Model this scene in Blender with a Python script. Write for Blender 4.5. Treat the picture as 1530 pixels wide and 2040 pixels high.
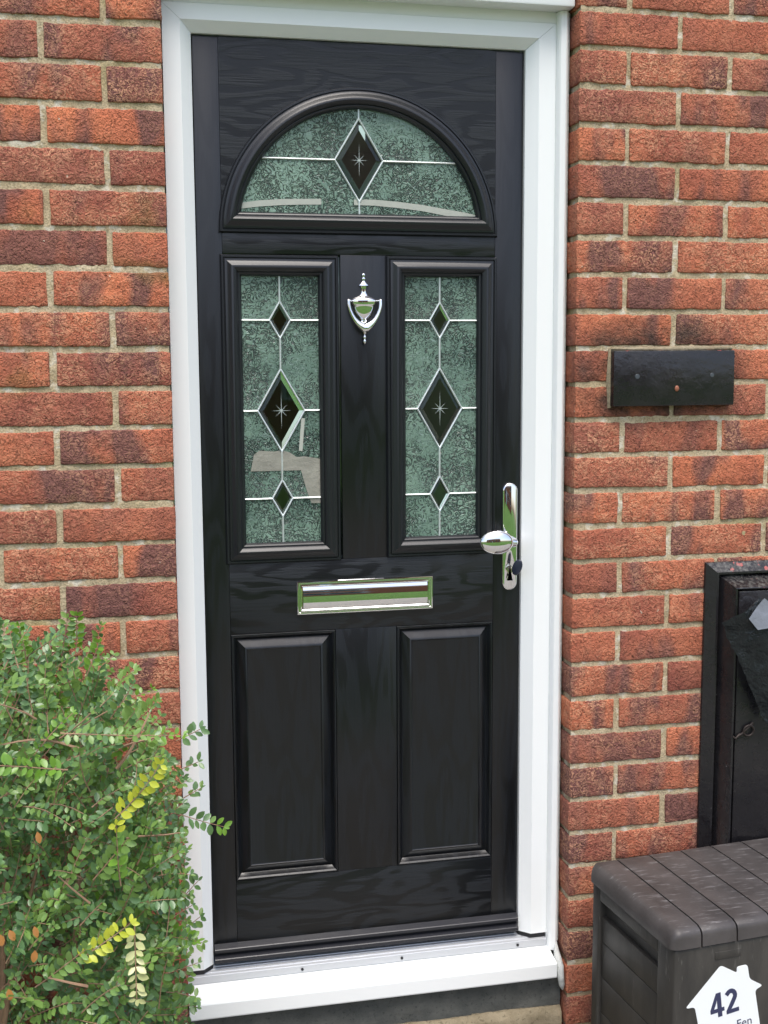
import bpy, bmesh, math, random
from mathutils import Vector, Matrix, noise
R = math.radians
scene = bpy.context.scene
for o in list(bpy.data.objects):
    bpy.data.objects.remove(o)
COL = scene.collection

# ------------------------------------------------------------------ camera
CAM = Vector((-0.4974, -2.3371, 1.5707))
YAW, PITCH, ROLL, FPX = 0.211896, 0.123024, -0.005742, 2358.66
fw = Vector((math.sin(YAW) * math.cos(PITCH), math.cos(YAW) * math.cos(PITCH), -math.sin(PITCH)))
r0 = Vector((math.cos(YAW), -math.sin(YAW), 0))
u0 = r0.cross(fw)
rt = r0 * math.cos(ROLL) + u0 * math.sin(ROLL)
up = -r0 * math.sin(ROLL) + u0 * math.cos(ROLL)
cam_d = bpy.data.cameras.new('camera')
cam = bpy.data.objects.new('camera', cam_d)
COL.objects.link(cam)
mw = Matrix(((rt.x, up.x, -fw.x, CAM.x), (rt.y, up.y, -fw.y, CAM.y), (rt.z, up.z, -fw.z, CAM.z), (0, 0, 0, 1)))
cam.matrix_world = mw
cam_d.sensor_fit = 'VERTICAL'
cam_d.sensor_height = 36.0
cam_d.lens = FPX / 2040 * 36.0
cam_d.clip_start = 0.05
cam_d.clip_end = 500
scene.camera = cam

# ------------------------------------------------------------------ sky, sun, exposure
SUN_EL, SUN_AZ = 66.0, 184.0      # azimuth clockwise from +Y; behind the camera
world = bpy.data.worlds.new('World')
scene.world = world
world.use_nodes = True
wn = world.node_tree
bg = wn.nodes['Background']
sky = wn.nodes.new('ShaderNodeTexSky')
sky.sky_type = 'NISHITA'
sky.sun_disc = False
sky.sun_elevation = R(SUN_EL)
sky.sun_rotation = R(SUN_AZ)
sky.dust_density = 3.4
sky.ozone_density = 0.4
sky.air_density = 1.0
wn.links.new(sky.outputs[0], bg.inputs[0])
bg.inputs[1].default_value = 0.15
sun_d = bpy.data.lights.new('sun', 'SUN')
sun_d.energy = 1.35
sun_d.angle = R(32)
sun_d.color = (1.0, 0.985, 0.96)
sun = bpy.data.objects.new('sun', sun_d)
COL.objects.link(sun)
sd = Vector((math.sin(R(SUN_AZ)) * math.cos(R(SUN_EL)), math.cos(R(SUN_AZ)) * math.cos(R(SUN_EL)), math.sin(R(SUN_EL))))
sun.rotation_euler = sd.to_track_quat('Z', 'Y').to_euler()
sun.location = (-3, -6, 8)
vs = scene.view_settings
vs.view_transform = 'Standard'
vs.look = 'None'
vs.exposure = 0.84
vs.gamma = 1.0
scene.render.engine = 'CYCLES'
scene.render.resolution_x = 768
scene.render.resolution_y = 1024

# ------------------------------------------------------------------ helpers
WL = {}                                        # world location of every object


def wl(o):
    return WL.get(o.name, Vector((0, 0, 0))) if o else Vector((0, 0, 0))


def link(o, loc, parent=None):
    COL.objects.link(o)
    loc = Vector(loc)
    WL[o.name] = loc
    if parent:
        o.parent = parent
        o.location = loc - wl(parent)
    else:
        o.location = loc
    return o


def tag(o, label=None, cat=None, group=None, kind=None):
    if label: o['label'] = label
    if cat: o['category'] = cat
    if group: o['group'] = group
    if kind: o['kind'] = kind
    return o


def thing(name, loc, label, cat, group=None):
    o = bpy.data.objects.new(name, None)
    o.empty_display_size = 0.05
    link(o, loc)
    return tag(o, label, cat, group)


def finish(me, smooth, angle=32):
    if smooth:
        me.polygons.foreach_set('use_smooth', [True] * len(me.polygons))
        me.set_sharp_from_angle(angle=R(angle))
    me.update()


def mk(name, verts, faces, mat, parent=None, smooth=False, angle=32, fix=True):
    """one mesh object from world coordinates, its origin in the middle of it"""
    lo = Vector([min(v[i] for v in verts) for i in range(3)])
    hi = Vector([max(v[i] for v in verts) for i in range(3)])
    c = (lo + hi) / 2
    me = bpy.data.meshes.new(name)
    me.from_pydata([Vector(v) - c for v in verts], [], faces)
    if fix:
        bm = bmesh.new(); bm.from_mesh(me)
        bmesh.ops.recalc_face_normals(bm, faces=bm.faces)
        bm.to_mesh(me); bm.free()
    finish(me, smooth, angle)
    if mat: me.materials.append(mat)
    return link(bpy.data.objects.new(name, me), c, parent)


def from_bm(name, bm, mat, parent=None, smooth=False, angle=32):
    bmesh.ops.recalc_face_normals(bm, faces=bm.faces)
    cs = [v.co for v in bm.verts]
    lo = Vector([min(v[i] for v in cs) for i in range(3)])
    hi = Vector([max(v[i] for v in cs) for i in range(3)])
    c = (lo + hi) / 2
    bmesh.ops.translate(bm, verts=bm.verts, vec=-c)
    me = bpy.data.meshes.new(name)
    bm.to_mesh(me); bm.free()
    finish(me, smooth, angle)
    if mat: me.materials.append(mat)
    return link(bpy.data.objects.new(name, me), c, parent)


def bm_box(x0, x1, y0, y1, z0, z1, bev=0.0, seg=2, bm=None):
    b = bmesh.new()
    vs_ = [b.verts.new((x, y, z)) for x in (x0, x1) for y in (y0, y1) for z in (z0, z1)]
    for f in ((0, 1, 3, 2), (4, 6, 7, 5), (0, 4, 5, 1), (2, 3, 7, 6), (0, 2, 6, 4), (1, 5, 7, 3)):
        b.faces.new([vs_[i] for i in f])
    bmesh.ops.recalc_face_normals(b, faces=b.faces)
    if bev:
        bmesh.ops.bevel(b, geom=b.edges[:], offset=bev, segments=seg, profile=0.5, affect='EDGES')
    if bm is None:
        return b
    tmp = bpy.data.meshes.new('tmp'); b.to_mesh(tmp); b.free()
    bm.from_mesh(tmp); bpy.data.meshes.remove(tmp)
    return bm


def box(name, x0, x1, y0, y1, z0, z1, mat, parent=None, bev=0.0, seg=2):
    return from_bm(name, bm_box(x0, x1, y0, y1, z0, z1, bev, seg), mat, parent, smooth=bev > 0, angle=40)


def prism_xz(name, pts, y0, y1, mat, parent=None, bev=0.0, smooth=False):
    """polygon in the XZ plane given depth from y0 (front) to y1"""
    b = bmesh.new()
    a = [b.verts.new((p[0], y0, p[1])) for p in pts]
    d = [b.verts.new((p[0], y1, p[1])) for p in pts]
    n = len(pts)
    f0 = b.faces.new(a); b.faces.new(d[::-1])
    for i in range(n):
        b.faces.new((a[i], a[(i + 1) % n], d[(i + 1) % n], d[i]))
    bmesh.ops.recalc_face_normals(b, faces=b.faces)
    if bev:
        es = [e for e in f0.edges]
        bmesh.ops.bevel(b, geom=es, offset=bev, segments=2, profile=0.5, affect='EDGES')
    return from_bm(name, b, mat, parent, smooth=smooth or bev > 0, angle=40)


def rings(name, loops, mat, parent=None, smooth=True, angle=32, cap0=False, cap1=False, closed=True):
    vs_, fs = [], []
    n = len(loops[0])
    for L in loops:
        vs_ += list(L)
    for k in range(len(loops) - 1):
        for i in range(n if closed else n - 1):
            j = (i + 1) % n
            fs.append((k * n + i, k * n + j, (k + 1) * n + j, (k + 1) * n + i))
    if cap0: fs.append(tuple(range(n))[::-1])
    if cap1: fs.append(tuple(range((len(loops) - 1) * n, len(loops) * n)))
    return mk(name, vs_, fs, mat, parent, smooth, angle)


def tube(name, pts, rad, mat, parent=None, seg=10, flat=1.0, bm=None):
    pts = [Vector(p) for p in pts]
    if not isinstance(rad, (list, tuple)): rad = [rad] * len(pts)
    loops = []
    ref = Vector((0, 1, 0))
    for i, p in enumerate(pts):
        t = (pts[min(i + 1, len(pts) - 1)] - pts[max(i - 1, 0)]).normalized()
        rr = ref if abs(t.dot(ref)) < 0.9 else Vector((1, 0, 0))
        a = t.cross(rr).normalized(); b_ = t.cross(a).normalized()
        loops.append([p + (a * math.cos(2 * math.pi * k / seg) + b_ * flat * math.sin(2 * math.pi * k / seg)) * rad[i] for k in range(seg)])
    if bm is not None:
        off = [[bm.verts.new(v) for v in L] for L in loops]
        for k in range(len(off) - 1):
            for i in range(seg):
                j = (i + 1) % seg
                bm.faces.new((off[k][i], off[k][j], off[k + 1][j], off[k + 1][i]))
        bm.faces.new(off[0][::-1]); bm.faces.new(off[-1])
        return None
    return rings(name, loops, mat, parent, True, 50, True, True)


def lathe_z(name, prof, cx, cy, mat, parent=None, seg=20, ysc=1.0, angle=50):
    """prof = list of (radius, z)"""
    loops = [[Vector((cx + r * math.cos(2 * math.pi * k / seg), cy + r * ysc * math.sin(2 * math.pi * k / seg), z)) for k in range(seg)] for r, z in prof]
    return rings(name, loops, mat, parent, True, angle, True, True)


# ------------------------------------------------------------------ node material helpers
class NM:
    def __init__(self, name):
        self.m = bpy.data.materials.new(name)
        self.m.use_nodes = True
        self.t = self.m.node_tree
        self.b = self.t.nodes['Principled BSDF']
        self.out = self.t.nodes['Material Output']

    def n(self, typ, **kw):
        nd = self.t.nodes.new(typ)
        for k, v in kw.items():
            if k in nd.inputs.keys() if isinstance(k, str) else False:
                pass
            setattr(nd, k, v)
        return nd

    def l(self, a, b):
        self.t.links.new(a, b)

    def tex(self, kind='Object'):
        return self.n('ShaderNodeTexCoord').outputs[kind]

    def pos(self):
        return self.n('ShaderNodeNewGeometry').outputs['Position']

    def map(self, v, scale=(1, 1, 1), loc=(0, 0, 0), rot=(0, 0, 0)):
        m = self.n('ShaderNodeMapping')
        m.inputs['Location'].default_value = loc
        m.inputs['Rotation'].default_value = rot
        m.inputs['Scale'].default_value = scale
        self.l(v, m.inputs['Vector'])
        return m.outputs[0]

    def noise(self, v, scale, detail=3.0, rough=0.5, dist=0.0, typ=None):
        t = self.n('ShaderNodeTexNoise')
        if typ: t.noise_type = typ
        t.inputs['Scale'].default_value = scale
        t.inputs['Detail'].default_value = detail
        t.inputs['Roughness'].default_value = rough
        t.inputs['Distortion'].default_value = dist
        if v is not None: self.l(v, t.inputs['Vector'])
        return t.outputs['Fac']

    def ramp(self, v, stops, interp='LINEAR'):
        r = self.n('ShaderNodeValToRGB')
        r.color_ramp.interpolation = interp
        els = r.color_ramp.elements
        while len(els) > 1: els.remove(els[-1])
        for i, (p, c) in enumerate(stops):
            e = els[0] if i == 0 else els.new(p)
            e.position = p
            if not isinstance(c, (tuple, list)): c = (c, c, c)
            e.color = tuple(c) + ((1,) if len(c) == 3 else ())
        self.l(v, r.inputs[0])
        return r.outputs[0]

    def mix(self, f, a, b, mode='MIX'):
        m = self.n('ShaderNodeMix')
        m.data_type = 'RGBA'; m.blend_type = mode
        for s, v in ((m.inputs[0], f), (m.inputs[6], a), (m.inputs[7], b)):
            if isinstance(v, (int, float)): s.default_value = v
            elif isinstance(v, (tuple, list)): s.default_value = tuple(v) + ((1,) if len(v) == 3 else ())
            else: self.l(v, s)
        return m.outputs[2]

    def math(self, op, a, b=0.0, c=0.0, clamp=False):
        m = self.n('ShaderNodeMath'); m.operation = op; m.use_clamp = clamp
        for i, v in enumerate((a, b, c)):
            if isinstance(v, (int, float)): m.inputs[i].default_value = v
            else: self.l(v, m.inputs[i])
        return m.outputs[0]

    def bump(self, h, strength=0.5, dist=0.01, normal=None):
        b = self.n('ShaderNodeBump')
        b.inputs['Strength'].default_value = strength
        b.inputs['Distance'].default_value = dist
        self.l(h, b.inputs['Height'])
        if normal is not None: self.l(normal, b.inputs['Normal'])
        return b.outputs[0]

    def set(self, **kw):
        for k, v in kw.items():
            s = self.b.inputs[k.replace('_', ' ')]
            if isinstance(v, (int, float)): s.default_value = v
            elif isinstance(v, (tuple, list)): s.default_value = tuple(v) + ((1,) if len(v) == 3 else ())
            else: self.l(v, s)
        return self

    def shifted(self):
        """object coordinates moved by a random amount per object"""
        oi = self.n('ShaderNodeObjectInfo')
        wn_ = self.n('ShaderNodeTexWhiteNoise'); wn_.noise_dimensions = '1D'
        self.l(oi.outputs['Random'], wn_.inputs['W'])
        sc = self.n('ShaderNodeVectorMath'); sc.operation = 'SCALE'
        self.l(wn_.outputs['Color'], sc.inputs[0]); sc.inputs['Scale'].default_value = 40.0
        ad = self.n('ShaderNodeVectorMath'); ad.operation = 'ADD'
        self.l(self.tex('Object'), ad.inputs[0]); self.l(sc.outputs[0], ad.inputs[1])
        sp = self.n('ShaderNodeSeparateColor')
        self.l(wn_.outputs['Color'], sp.inputs[0])
        return ad.outputs[0], sp.outputs


def simple(name, col, rough=0.5, metal=0.0, spec=0.5, bump=None, var=0.0, vscale=6.0):
    m = NM(name)
    m.set(Base_Color=col, Roughness=rough, Metallic=metal, Specular_IOR_Level=spec)
    if var:
        v = m.tex('Object')
        f = m.noise(v, vscale, 4)
        m.set(Base_Color=m.mix(f, tuple(c * (1 - var) for c in col), tuple(min(1, c * (1 + var)) for c in col)))
    if bump:
        m.set(Normal=m.bump(m.noise(m.tex('Object'), bump[0], 4, 0.6), bump[1], bump[2]))
    return m.m


def brick_material():
    m = NM('brick_clay')
    v, rnd = m.shifted()
    big = m.noise(m.map(v, (1, 1, 0.7)), 9, 2, 0.5, 0.4)
    base = m.mix(m.ramp(big, [(0.32, 0.0), (0.68, 1.0)]), (0.355, 0.110, 0.068), (0.55, 0.182, 0.094))
    tint = m.mix(rnd[0], (0.72, 0.74, 0.86), (1.10, 1.06, 0.98))
    base = m.mix(1.0, base, tint, 'MULTIPLY')
    # dark kiln marks in blocks across the length of the brick
    band = m.noise(m.map(v, (1, 0.5, 0.35)), 13, 2, 0.45, 0.25)
    amt = m.math('MULTIPLY', m.ramp(band, [(0.48, 0.0), (0.60, 1.0)]), m.ramp(rnd[1], [(0.08, 0.08), (0.45, 0.92)]))
    base = m.mix(amt, base, (0.165, 0.075, 0.066))
    # pale burnt sand in patches
    pale = m.noise(v, 16, 3, 0.6, 0.5)
    wig = m.noise(v, 95, 2, 0.6, 2.0)
    wrm = m.ramp(wig, [(0.48, 0.0), (0.55, 1.0), (0.64, 0.2)])
    pm = m.math('MULTIPLY', m.ramp(pale, [(0.40, 0.22), (0.62, 1.0)]), wrm)
    base = m.mix(m.math('MULTIPLY', pm, m.ramp(rnd[2], [(0.1, 0.22), (0.9, 0.85)])), base, (0.68, 0.36, 0.21))
    pit = m.ramp(m.noise(v, 190, 2, 0.5, 1.0), [(0.30, 1.0), (0.40, 0.0)])
    base = m.mix(m.math('MULTIPLY', pit, 0.5), base, (0.08, 0.032, 0.024))
    # mossy and limy marks along the edges of some bricks (world position)
    p = m.pos()
    moss = m.ramp(m.noise(p, 5.5, 3, 0.55), [(0.62, 0.0), (0.72, 0.5)])
    lat = m.n('ShaderNodeSeparateXYZ'); m.l(p, lat.inputs[0])
    left = m.ramp(lat.outputs['X'], [(0.0, 1.0), (0.001, 0.0)])
    base = m.mix(m.math('MULTIPLY', moss, left), base, (0.20, 0.14, 0.035))
    fleck = m.ramp(m.noise(p, 60, 2, 0.5), [(0.74, 0.0), (0.77, 1.0)])
    base = m.mix(m.math('MULTIPLY', fleck, 0.8), base, (0.62, 0.50, 0.38))
    # grime round the painted block on the right-hand wall
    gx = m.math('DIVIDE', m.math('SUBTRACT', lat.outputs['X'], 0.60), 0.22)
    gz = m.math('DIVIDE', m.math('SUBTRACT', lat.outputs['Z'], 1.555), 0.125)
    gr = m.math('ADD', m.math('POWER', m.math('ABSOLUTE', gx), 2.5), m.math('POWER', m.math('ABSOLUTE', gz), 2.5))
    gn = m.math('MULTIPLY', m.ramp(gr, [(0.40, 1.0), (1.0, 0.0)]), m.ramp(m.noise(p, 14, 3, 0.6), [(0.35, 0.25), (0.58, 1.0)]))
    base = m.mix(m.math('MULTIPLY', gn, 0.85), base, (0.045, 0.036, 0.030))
    h = m.math('ADD', m.math('MULTIPLY', wig, 0.8), m.math('MULTIPLY', m.noise(v, 45, 4, 0.6, 1.0), 0.9))
    h = m.math('SUBTRACT', h, m.math('MULTIPLY', pit, 0.35))
    m.set(Base_Color=base, Roughness=0.88, Specular_IOR_Level=0.25, Normal=m.bump(h, 1.0, 0.007))
    return m.m


def mortar_material():
    m = NM('mortar_sand')
    p = m.pos()
    a = m.noise(p, 14, 4, 0.6)
    base = m.mix(m.ramp(a, [(0.3, 0.0), (0.7, 1.0)]), (0.40, 0.315, 0.19), (0.58, 0.485, 0.33))
    fine = m.noise(p, 260, 3, 0.6)
    base = m.mix(m.ramp(fine, [(0.35, 0.55), (0.55, 0.0)]), base, (0.15, 0.12, 0.07))
    wh = m.ramp(m.noise(p, 34, 3, 0.6), [(0.55, 0.0), (0.65, 1.0)])
    base = m.mix(m.math('MULTIPLY', wh, 0.75), base, (0.62, 0.58, 0.48))
    gn = m.ramp(m.noise(p, 7, 2), [(0.58, 0.0), (0.7, 0.6)])
    base = m.mix(gn, base, (0.27, 0.22, 0.075))
    h = m.math('ADD', m.noise(p, 70, 4, 0.65), m.math('MULTIPLY', fine, 0.5))
    m.set(Base_Color=base, Roughness=0.95, Specular_IOR_Level=0.15, Normal=m.bump(h, 0.8, 0.004))
    return m.m


def grain_material(name, axis):
    """black grained skin; axis 'X' or 'Z' is the way the grain runs"""
    m = NM(name)
    v = m.tex('Object') if axis == 'X' else m.tex('Object')
    st = (1.0, 1.0, 6.0) if axis == 'X' else (7.0, 1.0, 0.8)
    warp = m.noise(m.map(v, (1.5, 1, 6.5) if axis == 'X' else (6.0, 1, 1.0)), 2.2, 2, 0.5, 0.3)
    fine = m.noise(m.map(v, (6, 60, 170) if axis == 'X' else (170, 60, 6)), 1.6, 3, 0.6)
    rings_ = m.math('FRACT', m.math('MULTIPLY', m.math('ADD', warp, m.math('MULTIPLY', fine, 0.075)), 8.0))
    saw = m.ramp(rings_, [(0.0, 0.0), (0.30, 0.0), (0.42, 1.0), (0.88, 1.0), (1.0, 0.0)])
    pore = m.ramp(fine, [(0.40, 0.0), (0.55, 1.0)])
    h = m.math('ADD', m.math('MULTIPLY', saw, 0.45), m.math('MULTIPLY', m.math('MULTIPLY', pore, saw), 0.8))
    tone = m.math('ADD', m.math('MULTIPLY', saw, 0.7), m.math('MULTIPLY', m.math('MULTIPLY', saw, pore), 0.3))
    col = m.mix(tone, (0.0046, 0.0053, 0.0064), (0.0100, 0.0120, 0.0150) if axis == 'X' else (0.0062, 0.0077, 0.0103))
    rg = m.ramp(tone, [(0.0, 0.28), (1.0, 0.45 if axis == 'X' else 0.33)])
    m.set(Base_Color=col, Roughness=rg, Specular_IOR_Level=0.5, Normal=m.bump(h, 0.20 if axis == 'X' else 0.10, 0.0006))
    return m.m


def obscure_glass():
    m = NM('obscure_glass')
    p = m.pos()
    dens = m.noise(p, 13, 2, 0.5)
    n1 = m.noise(p, 62, 2, 0.5, 2.4)
    ridge = m.math('ABSOLUTE', m.math('SUBTRACT', n1, 0.5))
    wid = m.ramp(dens, [(0.34, 0.014), (0.58, 0.120)])
    worm = m.math('SUBTRACT', 1.0, m.math('DIVIDE', ridge, wid), clamp=True)
    lite = m.ramp(m.noise(p, 70, 2, 0.5, 2.5), [(0.58, 0.0), (0.66, 1.0)])
    col = m.mix(m.ramp(m.noise(p, 6, 3, 0.6), [(0.3, 0.0), (0.7, 1.0)]), (0.072, 0.128, 0.100), (0.220, 0.335, 0.260))
    col = m.mix(m.math('MULTIPLY', lite, 0.5), col, (0.24, 0.33, 0.30))
    col = m.mix(m.math('MULTIPLY', worm, 0.95), col, (0.008, 0.016, 0.015))
    h = m.math('ADD', m.math('MULTIPLY', worm, -1.0), m.math('MULTIPLY', n1, 0.7))
    m.set(Base_Color=col, Roughness=m.ramp(worm, [(0.0, 0.32), (1.0, 0.08)]), Specular_IOR_Level=0.6,
          Normal=m.bump(h, 0.8, 0.003), Coat_Weight=0.25, Coat_Roughness=0.03)
    return m.m


def clear_glass():
    m = NM('bevelled_glass')
    m.set(Base_Color=(0.80, 0.90, 0.82), Roughness=0.02, Transmission_Weight=1.0, IOR=1.5)
    return m.m


def concrete_material(name, a, b, sc=20):
    m = NM(name)
    p = m.pos()
    f = m.noise(p, sc, 5, 0.65)
    c = m.mix(m.ramp(f, [(0.3, 0.0), (0.7, 1.0)]), a, b)
    sp = m.ramp(m.noise(p, 150, 2), [(0.30, 1.0), (0.4, 0.0)])
    c = m.mix(m.math('MULTIPLY', sp, 0.5), c, tuple(x * 0.4 for x in a))
    m.set(Base_Color=c, Roughness=0.92, Specular_IOR_Level=0.2, Normal=m.bump(m.noise(p, 60, 5, 0.65), 0.6, 0.006))
    return m.m


def lid_material():
    m = NM('weathered_plastic')
    p = m.pos()
    f = m.noise(m.map(p, (1, 1, 1)), 12, 4, 0.6)
    c = m.mix(m.ramp(f, [(0.35, 0.0), (0.7, 1.0)]), (0.046, 0.041, 0.039), (0.080, 0.072, 0.069))  # lid base lighter than the body: dust, plus sky sheen put into the colour
    geo = m.n('ShaderNodeNewGeometry')
    sz = m.n('ShaderNodeSeparateXYZ'); m.l(geo.outputs['Normal'], sz.inputs[0])
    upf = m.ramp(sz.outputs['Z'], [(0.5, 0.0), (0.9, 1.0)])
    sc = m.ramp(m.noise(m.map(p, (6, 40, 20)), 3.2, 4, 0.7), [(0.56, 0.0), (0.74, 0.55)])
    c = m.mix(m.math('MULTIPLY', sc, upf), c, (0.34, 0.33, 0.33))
    spl = m.ramp(m.noise(m.map(p, (1.0, 0.6, 1.0)), 42, 4, 0.75), [(0.735, 0.0), (0.765, 0.8)])
    c = m.mix(spl, c, (0.6, 0.6, 0.58))
    m.set(Base_Color=c, Roughness=0.47, Specular_IOR_Level=0.45, Normal=m.bump(m.noise(p, 240, 3, 0.6), 0.25, 0.0012))
    return m.m


def box_material():
    m = NM('grey_plastic')
    p = m.pos()
    f = m.noise(m.map(p, (3, 3, 0.8)), 8, 4, 0.65)
    c = m.mix(m.ramp(f, [(0.35, 0.0), (0.7, 1.0)]), (0.028, 0.026, 0.023), (0.050, 0.046, 0.040))
    dr = m.ramp(m.noise(m.map(p, (60, 60, 9)), 1.0, 4, 0.7), [(0.62, 0.0), (0.78, 0.6)])
    c = m.mix(dr, c, (0.20, 0.195, 0.175))
    m.set(Base_Color=c, Roughness=0.5, Specular_IOR_Level=0.4, Normal=m.bump(m.noise(p, 200, 3, 0.6), 0.25, 0.001))
    return m.m


def black_paint(name='old_black_paint', flecks=1.0):
    m = NM(name)
    p = m.pos()
    c = m.mix(m.noise(p, 18, 4, 0.6), (0.008, 0.008, 0.010), (0.020, 0.018, 0.019))
    geo = m.n('ShaderNodeNewGeometry')
    chip = m.ramp(m.noise(p, 42, 3, 0.6), [(0.63, 0.0), (0.655, 1.0)])
    sz = m.n('ShaderNodeSeparateXYZ'); m.l(geo.outputs['Normal'], sz.inputs[0])
    upf = m.ramp(sz.outputs['Z'], [(0.2, 0.0), (0.5, 1.0)])
    c = m.mix(m.math('MULTIPLY', chip, upf), c, (0.34, 0.075, 0.065))
    dust = m.math('MULTIPLY', m.ramp(m.noise(p, 120, 3, 0.7), [(0.45, 0.0), (0.7, 0.5)]), upf)
    c = m.mix(dust, c, (0.20, 0.20, 0.18))
    fl = m.math('MULTIPLY', m.ramp(m.noise(m.map(p, (1.5, 1, 0.8)), 80, 2, 0.6), [(0.755, 0.0), (0.785, 0.9)]), flecks)
    c = m.mix(fl, c, (0.50, 0.50, 0.50))
    m.set(Base_Color=c, Roughness=m.ramp(m.noise(p, 30, 3), [(0.3, 0.16), (0.7, 0.38)]), Normal=m.bump(m.noise(p, 45, 4, 0.6), 0.6, 0.003))
    return m.m


def leaf_material(name, a, b, trans=0.25):
    m = NM(name)
    p = m.pos()
    c = m.mix(m.noise(p, 55, 2, 0.5), a, b)
    m.set(Base_Color=c, Roughness=0.32, Specular_IOR_Level=0.6)
    tr = m.n('ShaderNodeBsdfTranslucent')
    m.l(m.mix(0.5, c, (min(1, b[0] * 1.6), min(1, b[1] * 1.6), b[2])), tr.inputs[0])
    mx = m.n('ShaderNodeMixShader'); mx.inputs[0].default_value = trans
    m.l(m.b.outputs[0], mx.inputs[1]); m.l(tr.outputs[0], mx.inputs[2])
    m.l(mx.outputs[0], m.out.inputs['Surface'])
    return m.m


M = dict(
    brick=brick_material(), mortar=mortar_material(),
    grain_x=grain_material('black_grain_across', 'X'), grain_z=grain_material('black_grain_upright', 'Z'),
    mould=simple('black_moulding', (0.0085, 0.0100, 0.0128), 0.33, bump=(260, 0.12, 0.001)),
    upvc=simple('white_upvc', (0.825, 0.85, 0.845), 0.28, spec=0.5, bump=(9, 0.02, 0.01)),
    alu=simple('threshold_grey', (0.55, 0.57, 0.59), 0.35, metal=0.3),
    rubber=simple('black_rubber', (0.012, 0.012, 0.014), 0.6),
    chrome=simple('chrome', (0.86, 0.86, 0.87), 0.045, metal=1.0),
    came=simple('silver_came', (0.74, 0.80, 0.78), 0.35, metal=0.55),
    glass=obscure_glass(), clear=clear_glass(),
    etch=simple('etched_lines', (0.42, 0.48, 0.46), 0.6),
    pale_reflection=simple('reflection_strip', (0.38, 0.40, 0.35), 0.65, bump=(300, 0.3, 0.001), var=0.12, vscale=60),  # pale tone of a reflection, painted as a solid colour
    sealant=simple('white_sealant', (0.52, 0.54, 0.52), 0.6, bump=(90, 0.6, 0.006)),
    step=concrete_material('step_concrete', (0.060, 0.066, 0.064), (0.125, 0.128, 0.118), 14),
    lime=concrete_material('sandy_mortar', (0.20, 0.165, 0.105), (0.34, 0.29, 0.20), 25),
    paving=concrete_material('path_concrete', (0.20, 0.19, 0.165), (0.33, 0.31, 0.27), 6),
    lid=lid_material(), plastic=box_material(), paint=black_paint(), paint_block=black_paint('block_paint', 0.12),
    white_print=simple('white_vinyl', (0.80, 0.83, 0.83), 0.4),
    navy=simple('navy_print', (0.030, 0.034, 0.085), 0.5),
    bag=simple('black_polythene', (0.030, 0.036, 0.038), 0.14, bump=(26, 0.9, 0.016)),
    orange=simple('orange_plug', (0.27, 0.095, 0.050), 0.5),
    keyblack=simple('key_plastic', (0.016, 0.020, 0.040), 0.3),
    brass=simple('nickel', (0.66, 0.62, 0.52), 0.22, metal=1.0),
    iron=simple('rusty_iron', (0.035, 0.026, 0.022), 0.5, metal=0.4, bump=(120, 0.6, 0.002)),
    leaf_dark=leaf_material('leaf_deep', (0.060, 0.140, 0.045), (0.165, 0.290, 0.115), 0.20),
    leaf_mid=leaf_material('leaf_green', (0.125, 0.245, 0.052), (0.245, 0.390, 0.105), 0.27),
    leaf_fresh=leaf_material('leaf_fresh', (0.120, 0.270, 0.030), (0.20, 0.37, 0.05), 0.3),
    leaf_yellow=leaf_material('leaf_yellow', (0.42, 0.50, 0.03), (0.60, 0.62, 0.07), 0.3),
    leaf_pale=leaf_material('leaf_pale', (0.48, 0.52, 0.20), (0.60, 0.60, 0.32), 0.25),
    leaf_dead=leaf_material('leaf_dead', (0.34, 0.13, 0.03), (0.48, 0.24, 0.08), 0.2),
    twig=simple('twig_bark', (0.30, 0.185, 0.115), 0.75, var=0.4, vscale=40),
    hall=simple('hall_paint', (0.42, 0.46, 0.30), 0.8),
    roof=simple('roof_tile', (0.12, 0.07, 0.055), 0.8, var=0.3, vscale=2),
    farbrick=simple('far_brick', (0.36, 0.12, 0.065), 0.9, var=0.25, vscale=3),
    farglass=simple('far_window', (0.03, 0.04, 0.05), 0.08),
)


def lawn_material():
    m = NM('lawn')
    p = m.pos()
    c = m.mix(m.noise(p, 3.5, 5, 0.7), (0.050, 0.120, 0.018), (0.105, 0.205, 0.036))
    m.set(Base_Color=c, Roughness=0.9, Specular_IOR_Level=0.2, Normal=m.bump(m.noise(p, 60, 4, 0.7), 0.8, 0.03))
    return m.m


M['lawn'] = lawn_material()

# ------------------------------------------------------------------ ground
g = mk('ground', [(-60, -60, -0.02), (60, -60, -0.02), (60, 60, -0.02), (-60, 60, -0.02)], [(0, 1, 2, 3)], M['lawn'])
tag(g, kind='structure')
pth = from_bm('path', bm_box(-3.2, 4.2, -3.2, -0.001, -0.1, 0.0, 0.006), M['paving'], None, True)
tag(pth, kind='structure')
hall_v = [(-0.9, 0.135, -0.012), (0.9, 0.135, -0.012), (0.9, 3.6, -0.012), (-0.9, 3.6, -0.012), (-0.9, 0.135, 2.62), (0.9, 0.135, 2.62), (0.9, 3.6, 2.62), (-0.9, 3.6, 2.62),
          (-0.85, 3.6, 0.8), (0.05, 3.6, 0.8), (0.05, 3.6, 2.35), (-0.85, 3.6, 2.35)]  # unseen opening in the rear wall, added to brighten the hall
tag(mk('hallway', hall_v, [(0, 1, 2, 3), (4, 5, 6, 7), (0, 3, 7, 4), (1, 2, 6, 5), (3, 2, 9, 8), (2, 6, 10, 9), (6, 7, 11, 10), (7, 3, 8, 11)], M['hall']), kind='structure')

# ------------------------------------------------------------------ brick wall
XL, XR = -0.4128, 0.4128
rng = random.Random(5)
wall = thing('house_wall', (0, 0.05, 0), 'red multi-toned brick house wall with sandy mortar round the black door', 'brick wall')


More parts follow.
